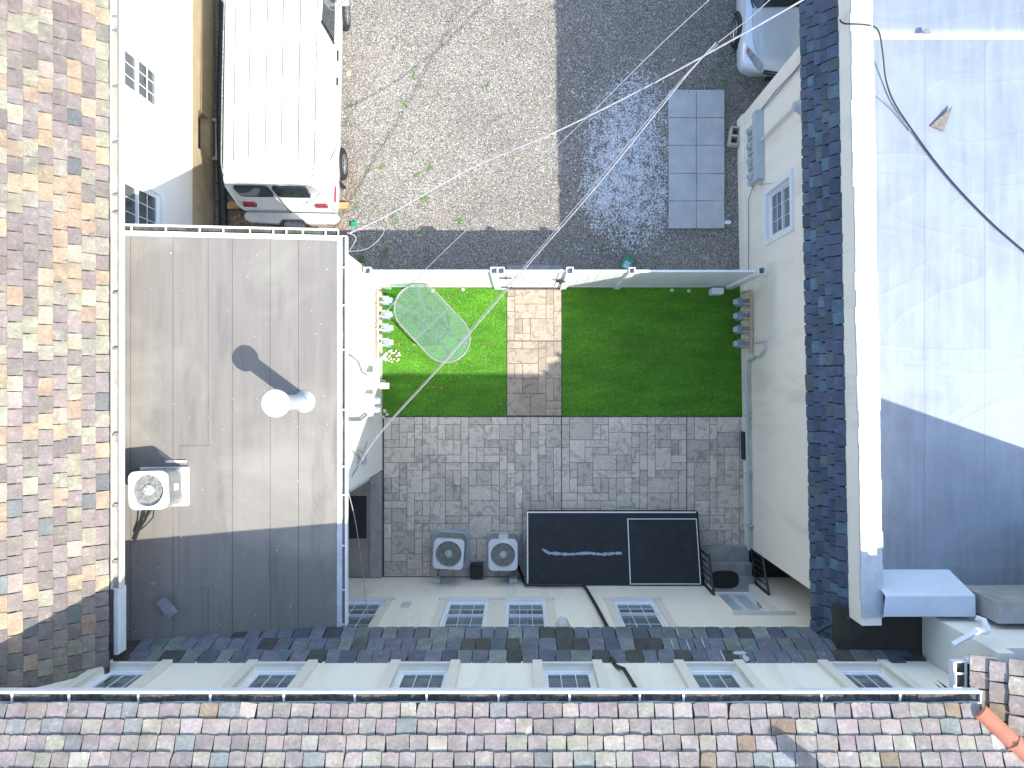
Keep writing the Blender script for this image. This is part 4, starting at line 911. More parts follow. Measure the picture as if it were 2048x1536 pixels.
# dark light-well roof between houses and corner house
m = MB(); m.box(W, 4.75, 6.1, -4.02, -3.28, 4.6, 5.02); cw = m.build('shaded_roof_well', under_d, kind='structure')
m = MB(); m.box(W, 4.9, 9.6, -4.12, -3.30, -.02, 0.02); m.build('passage_floor', M('dark_passage', (0.05, 0.05, 0.035), (0.03, 0.035, 0.02), .95, 5), kind='structure')  # very dark floor colour along the whole passage
ch = thing('corner_house', 'slate-roofed corner house with white gutter and terracotta valley', 'house', (7, -5, 0))
m = MB(); m.box(W, 6.0, 6.2, -4.02, -3.33, 4.9, 6.78); m.build('west_wall', stucco_l, ch, world=True)
m = MB(); m.box(W, 6.2, 7.65, -3.53, -3.33, -0.02, 6.6); m.build('north_wall', stucco_l, ch, world=True)
cf = Fr((5.60, 0, 6.83), (0, 1, 0), (math.cos(pit), 0, math.sin(pit)), (-math.sin(pit), 0, math.cos(pit)))
cl_ = (7.70 - 5.60) / math.cos(pit)
m = MB(); m.face([cf.pt(-8, 0), cf.pt(-3.46, 0), cf.pt(-3.46, cl_), cf.pt(-8, cl_)]); m.face([(5.60, -4.1, 6.78), (5.60, -3.46, 6.78), (6.1, -3.46, 6.78), (6.1, -4.1, 6.78)])
rr2 = m.build('side_roof', under, ch, world=True)
lay_slates('slate', rr2, cf, -7.5, -3.48, 0.0, 8, 0.20, (0.20, 0.27), PAL_S, keep=lambda c: c.x > 5.30 + (-3.80 - c.y) and c.x > 5.62, limit=80, lift=0.034, th=0.013, gap=0.012)
GC = Fr((5.59, 0, 6.80), (0,1,0), (0,0,1), (-1,0,0))
gutter(ch, GC, -3.92, -3.43, 0.17, 0.10, (gutw, gutd), [-3.76, -3.58], fill=0.5)
m = MB(); m.tube([P(1945, 1268, 6.5), P(1905, 1290, 6.6)], 0.04, 4); m.tube([P(1950, 1262, 6.8), P(1975, 1262, 6.5), P(1968, 1242, 6.3), P(1955, 1236, 6.2)], 0.045, 4); m.build('downspout', gutw, ch, world=True)
m = MB(); m.prism(Fr((0,0,0),(1,0,0),(0,0,1),(0,1,0)), [(5.60, 6.70), (7.2, 7.54), (7.2, 7.64), (5.60, 6.80)], -3.45, -3.40); m.build('fascia', gutw, ch, world=True)
m = MB(); m.box(W, 6.56, 9.6, -3.24, -2.95, 4.8, 5.9); m.build('grey_ledge', conc, ch, world=True)
# tall main block beyond the frame: its ridge shades the silver roof
m = MB()
A = [(7.70, -1.99), (9.9, -1.99)]
prof = [(7.70, 0.0), (7.70, 8.36), (8.85, 7.04), (10.4, 5.2), (10.4, 0.0)]
m.prism(Fr((0,0,0), (1,0,0), (0,0,1), (0,1,0)), prof, -12, -1.99); m.build('main_block', stucco, ch, world=True)
# vent stack out of frame that throws its shadow over the main slates
vs_ = thing('roof_vent_stack', 'metal vent stack rising from the main slate roof', 'vent pipe', (4.45, -5.21, 7.87))
m = MB(); m.cyl((0,0,0), 0.10, 0, 1.41, 14, r1=0.09); m.build('pipe', alum, vs_, smooth=True)
m = MB(); m.lathe((0,0,0), [(.16, .08), (.10, .16), (.078, .2)], 14); m.build('flashing', gutd, vs_)

# ------------------------------------------------------------------ fence
FH = 2.17; FY = 2.19
def post(t, x, y=FY, s=0.065, h=FH + 0.06, name='post'):
    m = MB(); w_ = 0.012
    m.box(W, x - s, x + s, y - s, y - s + w_, 0, h); m.box(W, x - s, x + s, y + s - w_, y + s, 0, h)
    m.box(W, x - s, x - s + w_, y - s + w_, y + s - w_, 0, h); m.box(W, x + s - w_, x + s, y - s + w_, y + s - w_, 0, h)
    m.box(W, x - s + w_, x + s - w_, y - s + w_, y + s - w_, 0, h - 0.25)
    return m.build(name, vinyl, t, world=True)
def panel(t, x0, x1, y=FY, h=FH):
    m = MB(); m.box(W, x0, x1, y - .022, y + .022, h - .09, h); m.build('top_rail', vinyl, t, world=True, bevel=0.004)
    m = MB(); m.box(W, x0, x1, y - .022, y + .022, 0.05, 0.18); m.build('bottom_rail', vinyl, t, world=True, bevel=0.004)
    n = max(1, round((x1 - x0) / 0.165)); wd = (x1 - x0) / n
    for i in range(n):
        a = x0 + i * wd; m = MB(); m.prism(W, [(a + .001, y - .009), (a + .005, y - .016), (a + wd - .005, y - .016), (a + wd - .001, y - .009), (a + wd - .001, y + .009), (a + wd - .005, y + .016), (a + .005, y + .016), (a + .001, y + .009)], 0.18, h - .09)
        m.build('board', vinyl, t, world=True)
f1 = thing('vinyl_fence', 'white vinyl board fence behind the glass table', 'fence', (-1.7, FY, 0))
post(f1, -2.86); panel(f1, -2.79, -0.55); post(f1, -0.485); post(f1, -0.355)
f2 = thing('vinyl_fence', 'white vinyl board fence behind the larger shaded lawn', 'fence', (2.8, FY, 0))
post(f2, 0.935); panel(f2, 1.0, 2.03); post(f2, 2.10, s=0.06); panel(f2, 2.16, 4.43); post(f2, 4.53)
gt = thing('vinyl_gate', 'white vinyl gate with black hinges and latch at the path end', 'gate', (0.25, FY, 0))
m = MB(); m.box(W, -.285, -.265, FY-.03, FY+.03, .1, FH - .02); m.box(W, .74, .80, FY-.03, FY+.03, .1, FH); m.box(W, -.265, .74, FY-.024, FY+.024, FH - .11, FH - .02); m.box(W, -.265, .74, FY-.024, FY+.024, .10, .22); m.build('gate_frame', vinyl, gt, world=True, bevel=0.004)
for i in range(6):
    a = -.265 + i * 0.1675; m = MB(); m.prism(W, [(a + .001, FY - .009), (a + .005, FY - .016), (a + .1625, FY - .016), (a + .1665, FY - .009), (a + .1665, FY + .012), (a + .001, FY + .012)], .22, FH - .11); m.build('board', vinyl, gt, world=True)
for z in (0.45, 1.75):
    m = MB(); m.box(W, -.40, -.16, FY - .085, FY - .066, z, z + .045); m.box(W, -.29, -.26, FY - .095, FY - .06, z - .03, z + .075); m.build('hinge', black, gt, world=True)
m = MB(); m.box(W, .72, .90, FY - .09, FY - .05, 1.28, 1.33); m.box(W, .78, .83, FY - .11, FY - .05, 1.2, 1.4); m.build('latch', black, gt, world=True)
m = MB(); m.box(W, .80, .868, FY - .02, FY + .02, .05, FH); m.build('gate_stop', vinyl, gt, world=True)
m = MB(); m.tube([(-.26, FY - .03, 1.9), (.2, FY - .035, 1.0), (.74, FY - .03, .3)], 0.004, 4); m.build('tension_wire', cable_g, gt, world=True)
m = MB(); m.box(W, -.13, .13, -.08, .06, 0, .30); o = m.build('white_box', vinyl, bevel=0.02, **tagd('small white plastic box on the lawn at the fence foot', 'box')); o.location = (P(1433,0,.2).x, 2.07, .03)

# ------------------------------------------------------------------ meters
def gas_meter(label, loc, side, grp):
    t = thing('gas_meter', label, 'gas meter', loc, grp); s = side
    m = MB(); m.prism(W, rrect(.075, .095, .03, 3), 0.0, .24); m.build('case', meterg, t, smooth=True)
    m = MB(); m.prism(W, rrect(.06, .085, .03, 3), .24, .275); m.build('top_casting', meterg, t, smooth=True)
    m = MB(); m.box(W, s * .075, s * .135, -.05, .055, .06, .22); m.build('index_box', M('index_window', (0.55, 0.60, 0.58), None, .4, 5, bs=0), t, bevel=0.006)
    m = MB(); m.box(W, -.03 , .03, -.105, -.096, .10, .16); m.build('badge', M('blue_badge', (.03, .09, .25), None, .5, 5, bs=0), t)
    for y in (-.06, .06):
        m = MB(); m.tube([(-s * .01, y, .26), (-s * .01, y, .36), (-s * .05, y, .385), (-s * .15, y, .385)], .017, 8); m.build('union_pipe', pipet, t, smooth=True)
    m = MB(); m.lathe((-s * .10, .11, .36), [(.02, -.02), (.05, -.01), (.05, .015), (.03, .035), (.001, .04)], 14); m.build('regulator', pipet, t, smooth=True)
    return t
nm = ['nearest the fence', 'second from the fence', 'third from the fence', 'farthest from the fence']
for k, py in enumerate((600, 628, 655, 684)):
    gas_meter('sunlit gas meter on the extension wall, ' + nm[k], (-2.80, P(0, py, .7).y, .42), 1, 'gas meters on the sunlit wall')
    gas_meter('shaded gas meter beside the large lawn, ' + nm[k], (4.62, P(0, py + 3, .7).y, .42), -1, 'gas meters on the shaded wall')
for (x, s, lab, y1) in ((-2.94, 1, 'tan gas supply pipe running along the sunlit extension wall', .55), (4.77, -1, 'tan gas supply pipe running along the shaded cream wall', .70)):
    m = MB(); m.tube([(x, 2.05, .1), (x, 2.0, .80), (x, y1, .80)], .026, 8); m.tube([(x + s * .03, 2.0, .98), (x + s * .03, y1 + .3, .98)], .012, 6)
    for q in (1.7, 1.2): m.box(W, x - .04, x + .04, q - .012, q + .012, .77, .86)
    m.build('gas_manifold', pipet, smooth=False, **tagd(lab, 'gas pipe'))
# white pvc cleanout below the meters + service boxes on sunlit wall
m = MB(); m.tube([(-2.90, .62, .0), (-2.90, .62, .35), (-2.86, .62, .42)], .04, 10); m.tube([(-2.93, .60, .45), (-2.80, .72, .52)], .03, 8); m.build('drain_cleanout', white, smooth=True, **tagd('white plastic pipe fitting below the sunlit gas meters', 'pipe'))
eb = thing('meter_cabinet', 'cream electrical cabinet on the sunlit extension wall', 'electrical box', (-2.9, .12, 1.3))
m = MB(); m.box(W, -.085, .10, -.13, .18, 0, .45); m.build('enclosure', trim, eb, bevel=.008)
m = MB(); m.box(W, .02, .16, -.15, -.02, -.75, -.30); m.build('lower_box', trim, eb, bevel=.006)
m = MB(); m.tube([(-.03, 0.02, -1.3), (-.03, 0.02, 0)], .025, 8); m.build('conduit', trim, eb, smooth=True)
m = MB(); m.tube([(-.04, 0.10, .45), (-.05, .16, .9), (-.04, .35, 1.3), (-.05, .42, 1.75), (-.045, .45, 2.2)], .014, 6); m.build('service_cable', cable_g, eb)
e2 = thing('electric_meters', 'pale electric meter panel near the shadow on the sunlit wall', 'electrical box', (-2.9, -.32, 1.2))
m = MB(); m.box(W, -.085, .02, -.24, .20, 0, .65); m.build('enclosure', M('pale_panel', (.66, .70, .70), None, .5, 5), e2, bevel=.008)
for y in (-.12, .06):
    m = MB(); m.tube([(.02, y, .22), (.09, y, .22), (.14, y, .22)], .07, 14, radii=[.075, .07, .055]); m.build('meter_dial', headglass, e2, smooth=True)
m = MB(); m.tube([(-.04, -.2, .65), (-.05, -.28, 1.2), (-.04, -.25, 2.0), (-.045, -.2, 2.6)], .022, 6); m.build('service_cable', cable_g, e2)
# tangled phone wires on the wall
m = MB()
rr = random.Random(4)
for k in range(5):
    a = [(-2.975, -1.0 - .12 * k + rr.uniform(-.1, .1), 3.2 - .2 * k), (-2.94, -1.1 + rr.uniform(-.2, .2), 2.6), (-2.96, -1.35 + rr.uniform(-.15, .15), 2.2), (-2.95, -1.2 + rr.uniform(-.2, .2), 1.8)]; m.tube(a, .005, 4)
m.build('loose_wires', cable_g, **tagd('tangle of thin loose wires on the shaded corner of the extension wall', 'wires'))
m = MB(); m.box(W, -2.985, -2.93, -1.45, -1.33, 1.9, 2.15); m.build('phone_box', panelg, bevel=.005, **tagd('small blue-grey phone box by the loose wires', 'box'))

# electric meter bank on right wall
mbk = thing('meter_bank', 'long grey electric meter bank on the cream wall above the block', 'electrical box', (4.70, 4.75, 1.2))
def rb(u0, u1, v0, v1, n0, n1, name, mat, par=mbk, bv=.006):
    m = MB(); m.box(RF, u0, u1, v0, v1, n0, n1); return m.build(name, mat, par, world=True, bevel=bv)
rb(4.08, 5.42, 1.42, 1.66, .002, .16, 'wire_trough', panelg)
for u in (4.12, 4.42, 4.72, 5.02):
    bx_ = rb(u, u + .26, 0.92, 1.41, .002, .11, 'meter_socket', panelg)
    c = RF.pt(u + .13, 1.2, .11); m = MB(); m.tube([c, c + NR * .06, c + NR * .09], .07, 16, radii=[.08, .075, .05]); m.build('meter_dial', headglass, bx_, smooth=True)
m = MB(); m.tube([RF.pt(4.83, 1.66, .05), RF.pt(4.83, 4.42, .05)], .028, 8); m.build('conduit', trim, mbk, world=True, smooth=True)
m = MB(); m.tube([RF.pt(5.44, 1.60, .03), RF.pt(5.47, 2.4, .03), RF.pt(5.44, 3.3, .03), RF.pt(5.5, 4.42, .03)], .011, 5); m.tube([RF.pt(5.42, 1.5, .03), RF.pt(5.40, 2.6, .03), RF.pt(5.42, 3.6, .03), RF.pt(5.46, 4.42, .03)], .008, 5); m.build('service_cable', cable_g, mbk, world=True)
m = MB(); m.tube([RF.pt(4.1, 1.0, .03), RF.pt(3.9, .7, .03), RF.pt(2.4, .62, .03), RF.pt(2.3, .6, .03)], .008, 5); m.tube([RF.pt(4.06, 1.3, .02), RF.pt(3.85, 2.1, .02)], .005, 5); m.build('ground_wire', cable_g, mbk, world=True)
fl = thing('round_wall_vent', 'round galvanised flue cap high on the cream wall under slates', 'vent', tuple(RF.pt(4.73, 3.62, 0)))
m = MB(); a = Vector((0,0,0)); m.tube([a, a + NR * .03, a + NR * .10, a + NR * .16], .1, 18, radii=[.17, .15, .09, .08]); m.build('collar', panelg, fl, smooth=True)
# drain pipe low on right wall
dp = thing('drain_pipe', 'pale horizontal drain pipe low on the cream wall by the patio', 'pipe', (4.8, -1.5, .5))
m = MB(); m.tube([RF.pt(.62, .95, .03), RF.pt(.55, .62, .07), RF.pt(.40, .55, .09), RF.pt(-3.30, .50, .09), RF.pt(-3.40, .48, .09), RF.pt(-3.44, .3, .02), RF.pt(-3.46, .28, -.3)], .038, 8); m.build('pipe', M('pale_pipe', (.46, .54, .56), (.40, .47, .49), .5, 6), dp, world=True, smooth=True)
for u in (-.6, -1.8, -2.9):
    m = MB(); m.box(RF, u - .015, u + .015, .44, .60, 0, .135); m.build('strap', panelg, dp, world=True)
m = MB(); m.tube([RF.pt(.9, 1.05, .05), RF.pt(.9, 1.6, .05), RF.pt(.75, 1.62, .05), RF.pt(.62, 1.3, .05), RF.pt(.62, .95, .05)], .02, 6); m.build('vent_pipe', panelg, dp, world=True)
m = MB(); m.box(RF, -1.55, -.95, .0, .22, .036, .075); m.build('wall_grille', black, **tagd('black low vent grille at the foot of the cream wall', 'vent'))

# ------------------------------------------------------------------ table
tb = thing('patio_table', 'oval glass patio table with scrolled metal frame on bright turf', 'table', (P(864.5,0,.72).x, P(0,647,.72).y, 0.03)); tb.rotation_euler = (0, 0, R(-47))
a_, r_ = 0.42, 0.50
def stad(a, r, z, n=16):
    return [(a + r * math.cos(R(-90 + 180 * k / n)), r * math.sin(R(-90 + 180 * k / n)), z) for k in range(n + 1)] + [(-a + r * math.cos(R(90 + 180 * k / n)), r * math.sin(R(90 + 180 * k / n)), z) for k in range(n + 1)]
tm = M('grey_table_metal', (0.26, 0.26, 0.26), (0.20, 0.20, 0.20), .45, 10)
m = MB(); m.tube(stad(a_, r_, .70), .017, 8, closed=True); m.build('rim', tm, tb, smooth=True)
m = MB(); m.prism(W, [(x, y) for x, y, z in stad(a_, r_ - .012, 0)], .700, .708); m.build('glass_top', tglass, tb)
m = MB(); m.box(W, -.018, .018, -r_ + .01, r_ - .01, .665, .69); m.build('cross_bar', tm, tb)
m = MB(); m.tube(stad(.30, .105, .675, 10), .008, 6, closed=True)
for s in (-1, 1):
    m.tube([(s * .30 + .06 * math.cos(k * 6.283 / 14), .06 * math.sin(k * 6.283 / 14), .675) for k in range(14)], .005, 5, closed=True)
for (x0_, x1_) in ((-.20, -.06), (.06, .20), (-.06, .08)):
    m.tube([(x0_, -.10, .675), (x1_, .10, .675)], .005, 5); m.tube([(x0_, .10, .675), (x1_, -.10, .675)], .005, 5)
for (x_, y_) in ((.12, .06), (.12, -.06)):
    m.tube([(x_ + .03 * (1 - k / 12) * math.cos(k * .9), y_ + .03 * (1 - k / 12) * math.sin(k * .9), .675) for k in range(11)], .004, 4)
m.build('scroll_work', tm, tb)
for (sx, sy) in ((1, 1), (1, -1), (-1, 1), (-1, -1)):
    d = Vector((math.cos(R(38)) * sx, math.sin(R(38)) * sy, 0)); o_ = Vector((sx * .36, sy * .08, .675)); e_ = Vector((sx * a_, 0, .69)) + d * (r_ - .01)
    p_ = Vector((-d.y, d.x, 0)) * .022
    m = MB(); m.tube([o_ + p_, e_ + p_], .013, 4); m.tube([o_ - p_, e_ - p_], .013, 4)
    m.tube([e_ - d * .08, e_ - d * .12 + Vector((0, 0, -.18)), e_ - d * .26 + Vector((0,0,-.42)), e_ - d * .20 + Vector((0,0,-.60)), e_ - d * .10 + Vector((0,0,-.685))], .016, 7)
    m.build('leg', tm, tb, smooth=True)
m = MB(); m.tube([(.26 * math.cos(k * 6.283 / 28), .26 * math.sin(k * 6.283 / 28), .26) for k in range(28)], .014, 6, closed=True)
for k in range(4): 
    a = R(45 + 90 * k); m.tube([(.26 * math.cos(a), .26 * math.sin(a), .26), (.42 * math.cos(a) * 1.1, .34 * math.sin(a), .25)], .011, 5)
m.build('lower_ring', tm, tb, smooth=True)

# ------------------------------------------------------------------ small yard things
bl = thing('concrete_block', 'hollow concrete block on the gravel beside the cream wall', 'block', tuple(P(1465, 277, .0))); bl.rotation_euler = (0, 0, R(-8))
m = MB()
for (a, b, c, d) in ((-.10, -.07, -.20, .20), (.07, .10, -.20, .20), (-.07, .07, -.20, -.165), (-.07, .07, -.018, .018), (-.07, .07, .165, .20)): m.box(W, a, b, c, d, 0, .20)
m.build('shell', M('block_concrete', (.50, .47, .38), (.42, .39, .31), .9, 8, bs=.5), bl)
lg = thing('log', 'short grey log lying at the wall corner by the car', 'log', tuple(P(1502, 213, .12)))
m = MB(); m.tube([(-.15, 0, 0), (-.14, 0, 0), (.30, -.02, 0)], .13, 14, radii=[.12, .13, .125]); m.build('trunk', oldwood, lg, smooth=True)
def jug(px, py, label, rz, s=1.0):
    t = thing('plastic_jug', label, 'jug', tuple(P(px, py, .03))); t.rotation_euler = (0, 0, rz)
    m = MB(); m.prism(W, rrect(.10 * s, .13 * s, .03, 3), 0, .09 * s); m.build('body', green_p, t, smooth=True)
    m = MB(); m.tube([(-.06 * s, .12 * s, .05), (-.06 * s, .19 * s, .05), (.04 * s, .19 * s, .05), (.06 * s, .12 * s, .05)], .014, 6); m.build('handle', green_p, t, smooth=True)
    m = MB(); m.tube([(.08 * s, .14 * s, .05), (.08 * s, .19 * s, .05)], .02, 8); m.build('cap', green_p, t)
    m = MB(); m.box(W, -.06 * s, .065 * s, -.09 * s, .05 * s, .09 * s, .093 * s); m.build('label_sticker', M('jug_label', (.25, .42, .5), (.6, .66, .66), .4, 18, lo=.45, hi=.55, bs=0), t)
jug(1253, 529, 'green plastic jug lying against the fence in shade', R(-25))
m = MB(); m.box(W, -.07, .06, -.05, .05, 0, .06); m.box(W, -.02, .05, .05, .07, 0, .05); o = m.build('green_tub', green_p, bevel=.012, **tagd('small green plastic tub in gravel by the flat roof corner', 'tub')); o.location = P(709, 449, .02)
m = MB(); m.tube([(-6.44 + .03 * math.sin(k * .5), 2.1 + k * .4, .10) for k in range(26)], .09, 10); o = m.build('drainage_pipe', M('ribbed_black_pipe', (.03, .04, .045), (.02, .025, .03), .55, 6), smooth=True, **tagd('long black drainage pipe between the van and the tan wall', 'pipe'))
m = MB(); m.box(W, -6.32, -3.70, 3.86, 4.0, 0.01, .13); m.build('timber_beam', wood, bevel=.008, **tagd('yellow timber beam lying under the rear of the van', 'beam'))
m = MB(); m.lathe((0,0,0), [(.05, 0), (.055, .006), (.001, .012)], 9); o = m.build('flattened_cup', M('yellow_paper', (.7, .6, .25), None, .7, 9), **tagd('small yellow litter scrap on the sunlit gravel', 'litter')); o.location = P(697, 148, .02)
m = MB(); m.prism(W, rrect(.07, .04, .03, 3), 0, .03); o = m.build('plastic_disc', vinyl, **tagd('small white lid beside the paving slabs', 'litter')); o.location = P(1455, 445, .02)
def rock(loc, s, label, grp, seed):
    rr = random.Random(seed); bm = bmesh.new(); bmesh.ops.create_icosphere(bm, subdivisions=2, radius=1)
    for v in bm.verts: v.co = Vector((v.co.x * s, v.co.y * s * .8, v.co.z * s * .55)) * rr.uniform(.88, 1.1)
    me = bpy.data.meshes.new('rock'); bm.to_mesh(me); bm.free(); me.materials.append(stone_m); me.shade_smooth()
    o = bpy.data.objects.new('rock', me); COL.objects.link(o); o.location = loc; o.rotation_euler = (0, 0, rr.uniform(0, 6)); o['label'] = label; o['category'] = 'rock'
    if grp: o['group'] = grp
k = 0
for ring_, n_ in ((.125, 11), (.07, 6)):
    for i in range(n_):
        a = i * 6.283 / n_ + random.uniform(-.2, .2); q = P(786, 712, 0.05) + Vector((ring_ * 1.15 * math.cos(a), ring_ * math.sin(a), 0)); rock(q, random.uniform(.024, .036), 'small tan rock in the heap beneath the sunlit gas meters', 'heap of small tan rocks', k); k += 1
for (px, py, s, lab) in ((769, 822, .05, 'larger rock of the few at the shaded turf corner'), (774, 829, .04, 'pale rock at the shaded turf corner by the patio'), (767, 834, .035, 'small rock touching the extension wall base'), (866, 581, .05, 'white rock at the fence foot behind the table'), (926, 579, .045, 'tan rock at the fence foot near the gate'), (1344, 580, .045, 'grey rock at the fence foot on the shaded lawn'), (1378, 581, .05, 'second grey rock at the shaded fence foot, nearer the white box')):
    rock(P(px, py, .05), s, lab, None, k); k += 1
# leaves and weeds
def leaves(n, cx, cy, sx, sy, label, z=.03, smin=.018, smax=.04, uni=False):
    m = MB()
    for i in range(n):
        x = cx + (random.uniform(-sx, sx) if uni else random.gauss(0, sx)); y = cy + (random.uniform(-sy, sy) if uni else random.gauss(0, sy)); s = random.uniform(smin, smax); a = random.uniform(0, 6.28)
        zz = z + random.uniform(0, .03); f = Fr((x, y, zz), (math.cos(a), math.sin(a), random.uniform(-.4, .4)), (-math.sin(a), math.cos(a), random.uniform(-.4, .4)), (0,0,1))
        m.face([f.pt(-s, 0), f.pt(-s * .2, -s * .5), f.pt(s * .9, -.1 * s), f.pt(0, 0, s * .2)]); m.face([f.pt(-s, 0), f.pt(0, 0, s * .2), f.pt(s * .9, -.1 * s), f.pt(-s * .1, s * .55)])
    m.build('dry_leaves', leafm, kind='stuff', label=label)
leaves(620, -6.25, 4.6, .16, 4.0, 'brown leaf litter between the van and the house', uni=True)
leaves(700, -5.0, 3.2, 1.2, .40, 'brown leaf litter on the ground behind the van', uni=True)
leaves(60, -3.68, 4.4, .10, .5, 'brown leaves by the rear van wheel')
leaves(26, 1.5, -2.0, 3.0, 1.0, 'a few tiny leaf scraps scattered on the stamped patio', smin=.008, smax=.018, z=.03)
leaves(60, 3.2, 6.6, .6, .5, 'scattered leaves near the car', smin=.01, smax=.02)
TL = [(872, 668), (925, 695), (965, 690), (966, 715), (921, 716), (812, 665), (825, 678), (828, 690), (868, 776), (882, 777), (993, 810), (1000, 806), (880, 612), (856, 625), (800, 690), (1272, 684), (1232, 685), (1190, 663)]
m = MB()
for (px, py) in TL:
    for _ in range(4):
        q = P(px + random.uniform(-4, 4), py + random.uniform(-4, 4), .055); s = random.uniform(.015, .03); a = random.uniform(0, 6.28); f = Fr(q, (math.cos(a), math.sin(a), .2), (-math.sin(a), math.cos(a), .1), (0,0,1))
        m.face([f.pt(-s, 0), f.pt(-s * .2, -s * .5), f.pt(s * .9, -.1 * s), f.pt(-s * .1, s * .55)])
m.build('dry_leaves', leafm, kind='stuff', label='a few dry brown leaves scattered over the turf')
m = MB()
for (px, py, n_) in ((828, 150, 14), (807, 205, 18), (842, 172, 10), (876, 192, 10), (755, 245, 8), (695, 248, 10), (757, 290, 12), (823, 300, 12), (762, 335, 16), (860, 337, 16), (834, 350, 18), (735, 340, 8), (972, 172, 8), (708, 415, 14), (787, 430, 14), (850, 396, 30), (920, 443, 22), (772, 500, 14), (770, 512, 14), (722, 517, 34), (790, 445, 12), (838, 462, 10), (1440, 130, 24), (1450, 165, 22), (1425, 145, 20), (700, 208, 8), (1200, 495, 8), (1285, 455, 8)):
    for _ in range(n_ * 2):
        q = P(px + random.gauss(0, 3.5), py + random.gauss(0, 3.5), .015); a = random.uniform(0, 6.28); s = random.uniform(.02, .045); e = q + Vector((math.cos(a) * s, math.sin(a) * s, random.uniform(.01, .03))); p_ = Vector((-math.sin(a), math.cos(a), 0)) * s * .25
        m.face([q, q.lerp(e, .5) + p_, e, q.lerp(e, .5) - p_])
m.build('weeds', weedm, kind='stuff', label='small green weeds sprouting through the gravel')

# ------------------------------------------------------------------ loft helper + van + car
def loft(m, rings, mi=0, cap=True):
    base = []
    for r in rings:
        base.append(len(m.v)); m.v += [tuple(p) for p in r]
    k = len(rings[0])
    for a, b in zip(base, base[1:]):
        for i in range(k):
            j = (i + 1) % k; m.f.append((a + i, a + j, b + j, b + i)); m.m.append(mi)
    if cap:
        m.f.append(tuple(base[0] + i for i in range(k))); m.m.append(mi); m.f.append(tuple(base[-1] + i for i in range(k))); m.m.append(mi)
def wheel(par, x, y, s, r=.35, wd=.22, spokes=7, rimr=.23):
    t = MB(); t.tube([(x - wd / 2, y, r), (x - wd / 2 + .03, y, r), (x + wd / 2 - .03, y, r), (x + wd / 2, y, r)], r, 28, radii=[r - .03, r, r, r - .03]); wh = t.build('wheel', rubber, par, smooth=True)
    t = MB(); xo = x + s * (wd / 2 + .002)
    t.tube([(xo - s * .01, y + rimr * math.cos(a), r + rimr * math.sin(a)) for a in [k * 6.283 / 24 for k in range(24)]], .014, 6, closed=True)
    for k in range(spokes):
        a = k * 6.283 / spokes; t.tube([(xo - s * .01, y, r), (xo - s * .01, y + rimr * math.cos(a), r + rimr * math.sin(a))], .02, 5, radii=[.03, .014])
    t.tube([(xo - s * .02, y, r), (xo + s * .01, y, r)], .045, 10); t.build('rim', chrome, wh)
    return wh
seamm = M('grey_seam_sealer', (.10, .105, .11), (.26, .26, .26), .6, 20)
vn = thing('white_van', 'white cargo van with twin rear windows parked beside the house', 'van', (-4.79, 3.62, 0)); vn.rotation_euler = (0, 0, R(-1.0))
def vring(y_b, y_t, w_, zt, zb=.42):
    # lower at y_b, upper leans to y_t
    pr = [(.90, zb), (.985, zb + .12), (1.0, .75), (.995, 1.05), (.965, 1.22), (.925, 1.62), (.885, 1.92), (.85, 2.02), (.78, 2.07), (.5, 2.10), (0.18, 2.115)]
    right = []
    for (x, z) in pr:
        zz = z if z < 1.3 else 1.3 + (z - 1.3) * (zt - 1.3) / .815
        f = max(0, min(1, (zz - .9) / 1.2)); right.append((x * w_, y_b + (y_t - y_b) * f, zz))
    return right + [(-x, y, z) for x, y, z in reversed(right)]
m = MB(); loft(m, [vring(.10, .27, .95, 2.04, .5), vring(.07, .24, .975, 2.10), vring(.16, .33, 1.0, 2.12), vring(.5, .6, 1.01, 2.125), vring(2.0, 2.0, 1.015, 2.13), vring(3.6, 3.6, 1.015, 2.13), vring(4.3, 4.1, 1.01, 2.10), vring(4.75, 4.45, .99, 1.6), vring(5.3, 5.2, .96, 1.25), vring(5.6, 5.55, .88, 1.1)])
# smooth rounded body
vb = m.build('body', vanpaint, vn, smooth=True)
# rear corners: separate rounded face already; roof ribs and seams
for k, x in enumerate((-.62, -.34, -.02, .28, .60)):
    m = MB(); m.tube([(x, .62, 2.134 - .028 * x * x), (x, 2.0, 2.147 - .028 * x * x), (x, 3.6, 2.147 - .028 * x * x), (x, 3.95, 2.135 - .028 * x * x)], .009, 5); m.build('roof_seam', seamm, vn)
m = MB(); pts = [(.885 , 4.0, 2.03), (.89, 2.0, 2.05), (.885, .62, 2.045), (.85, .42, 2.04), (.76, .31, 2.06), (0, .29, 2.115), (-.76, .31, 2.06), (-.85, .42, 2.04), (-.885, .62, 2.045), (-.89, 2, 2.05), (-.885, 4.0, 2.03)]
m.tube(pts, .012, 5); m.build('drip_rail', M('grey_seam', (.12, .12, .12), (.35, .35, .34), .6, 20), vn)
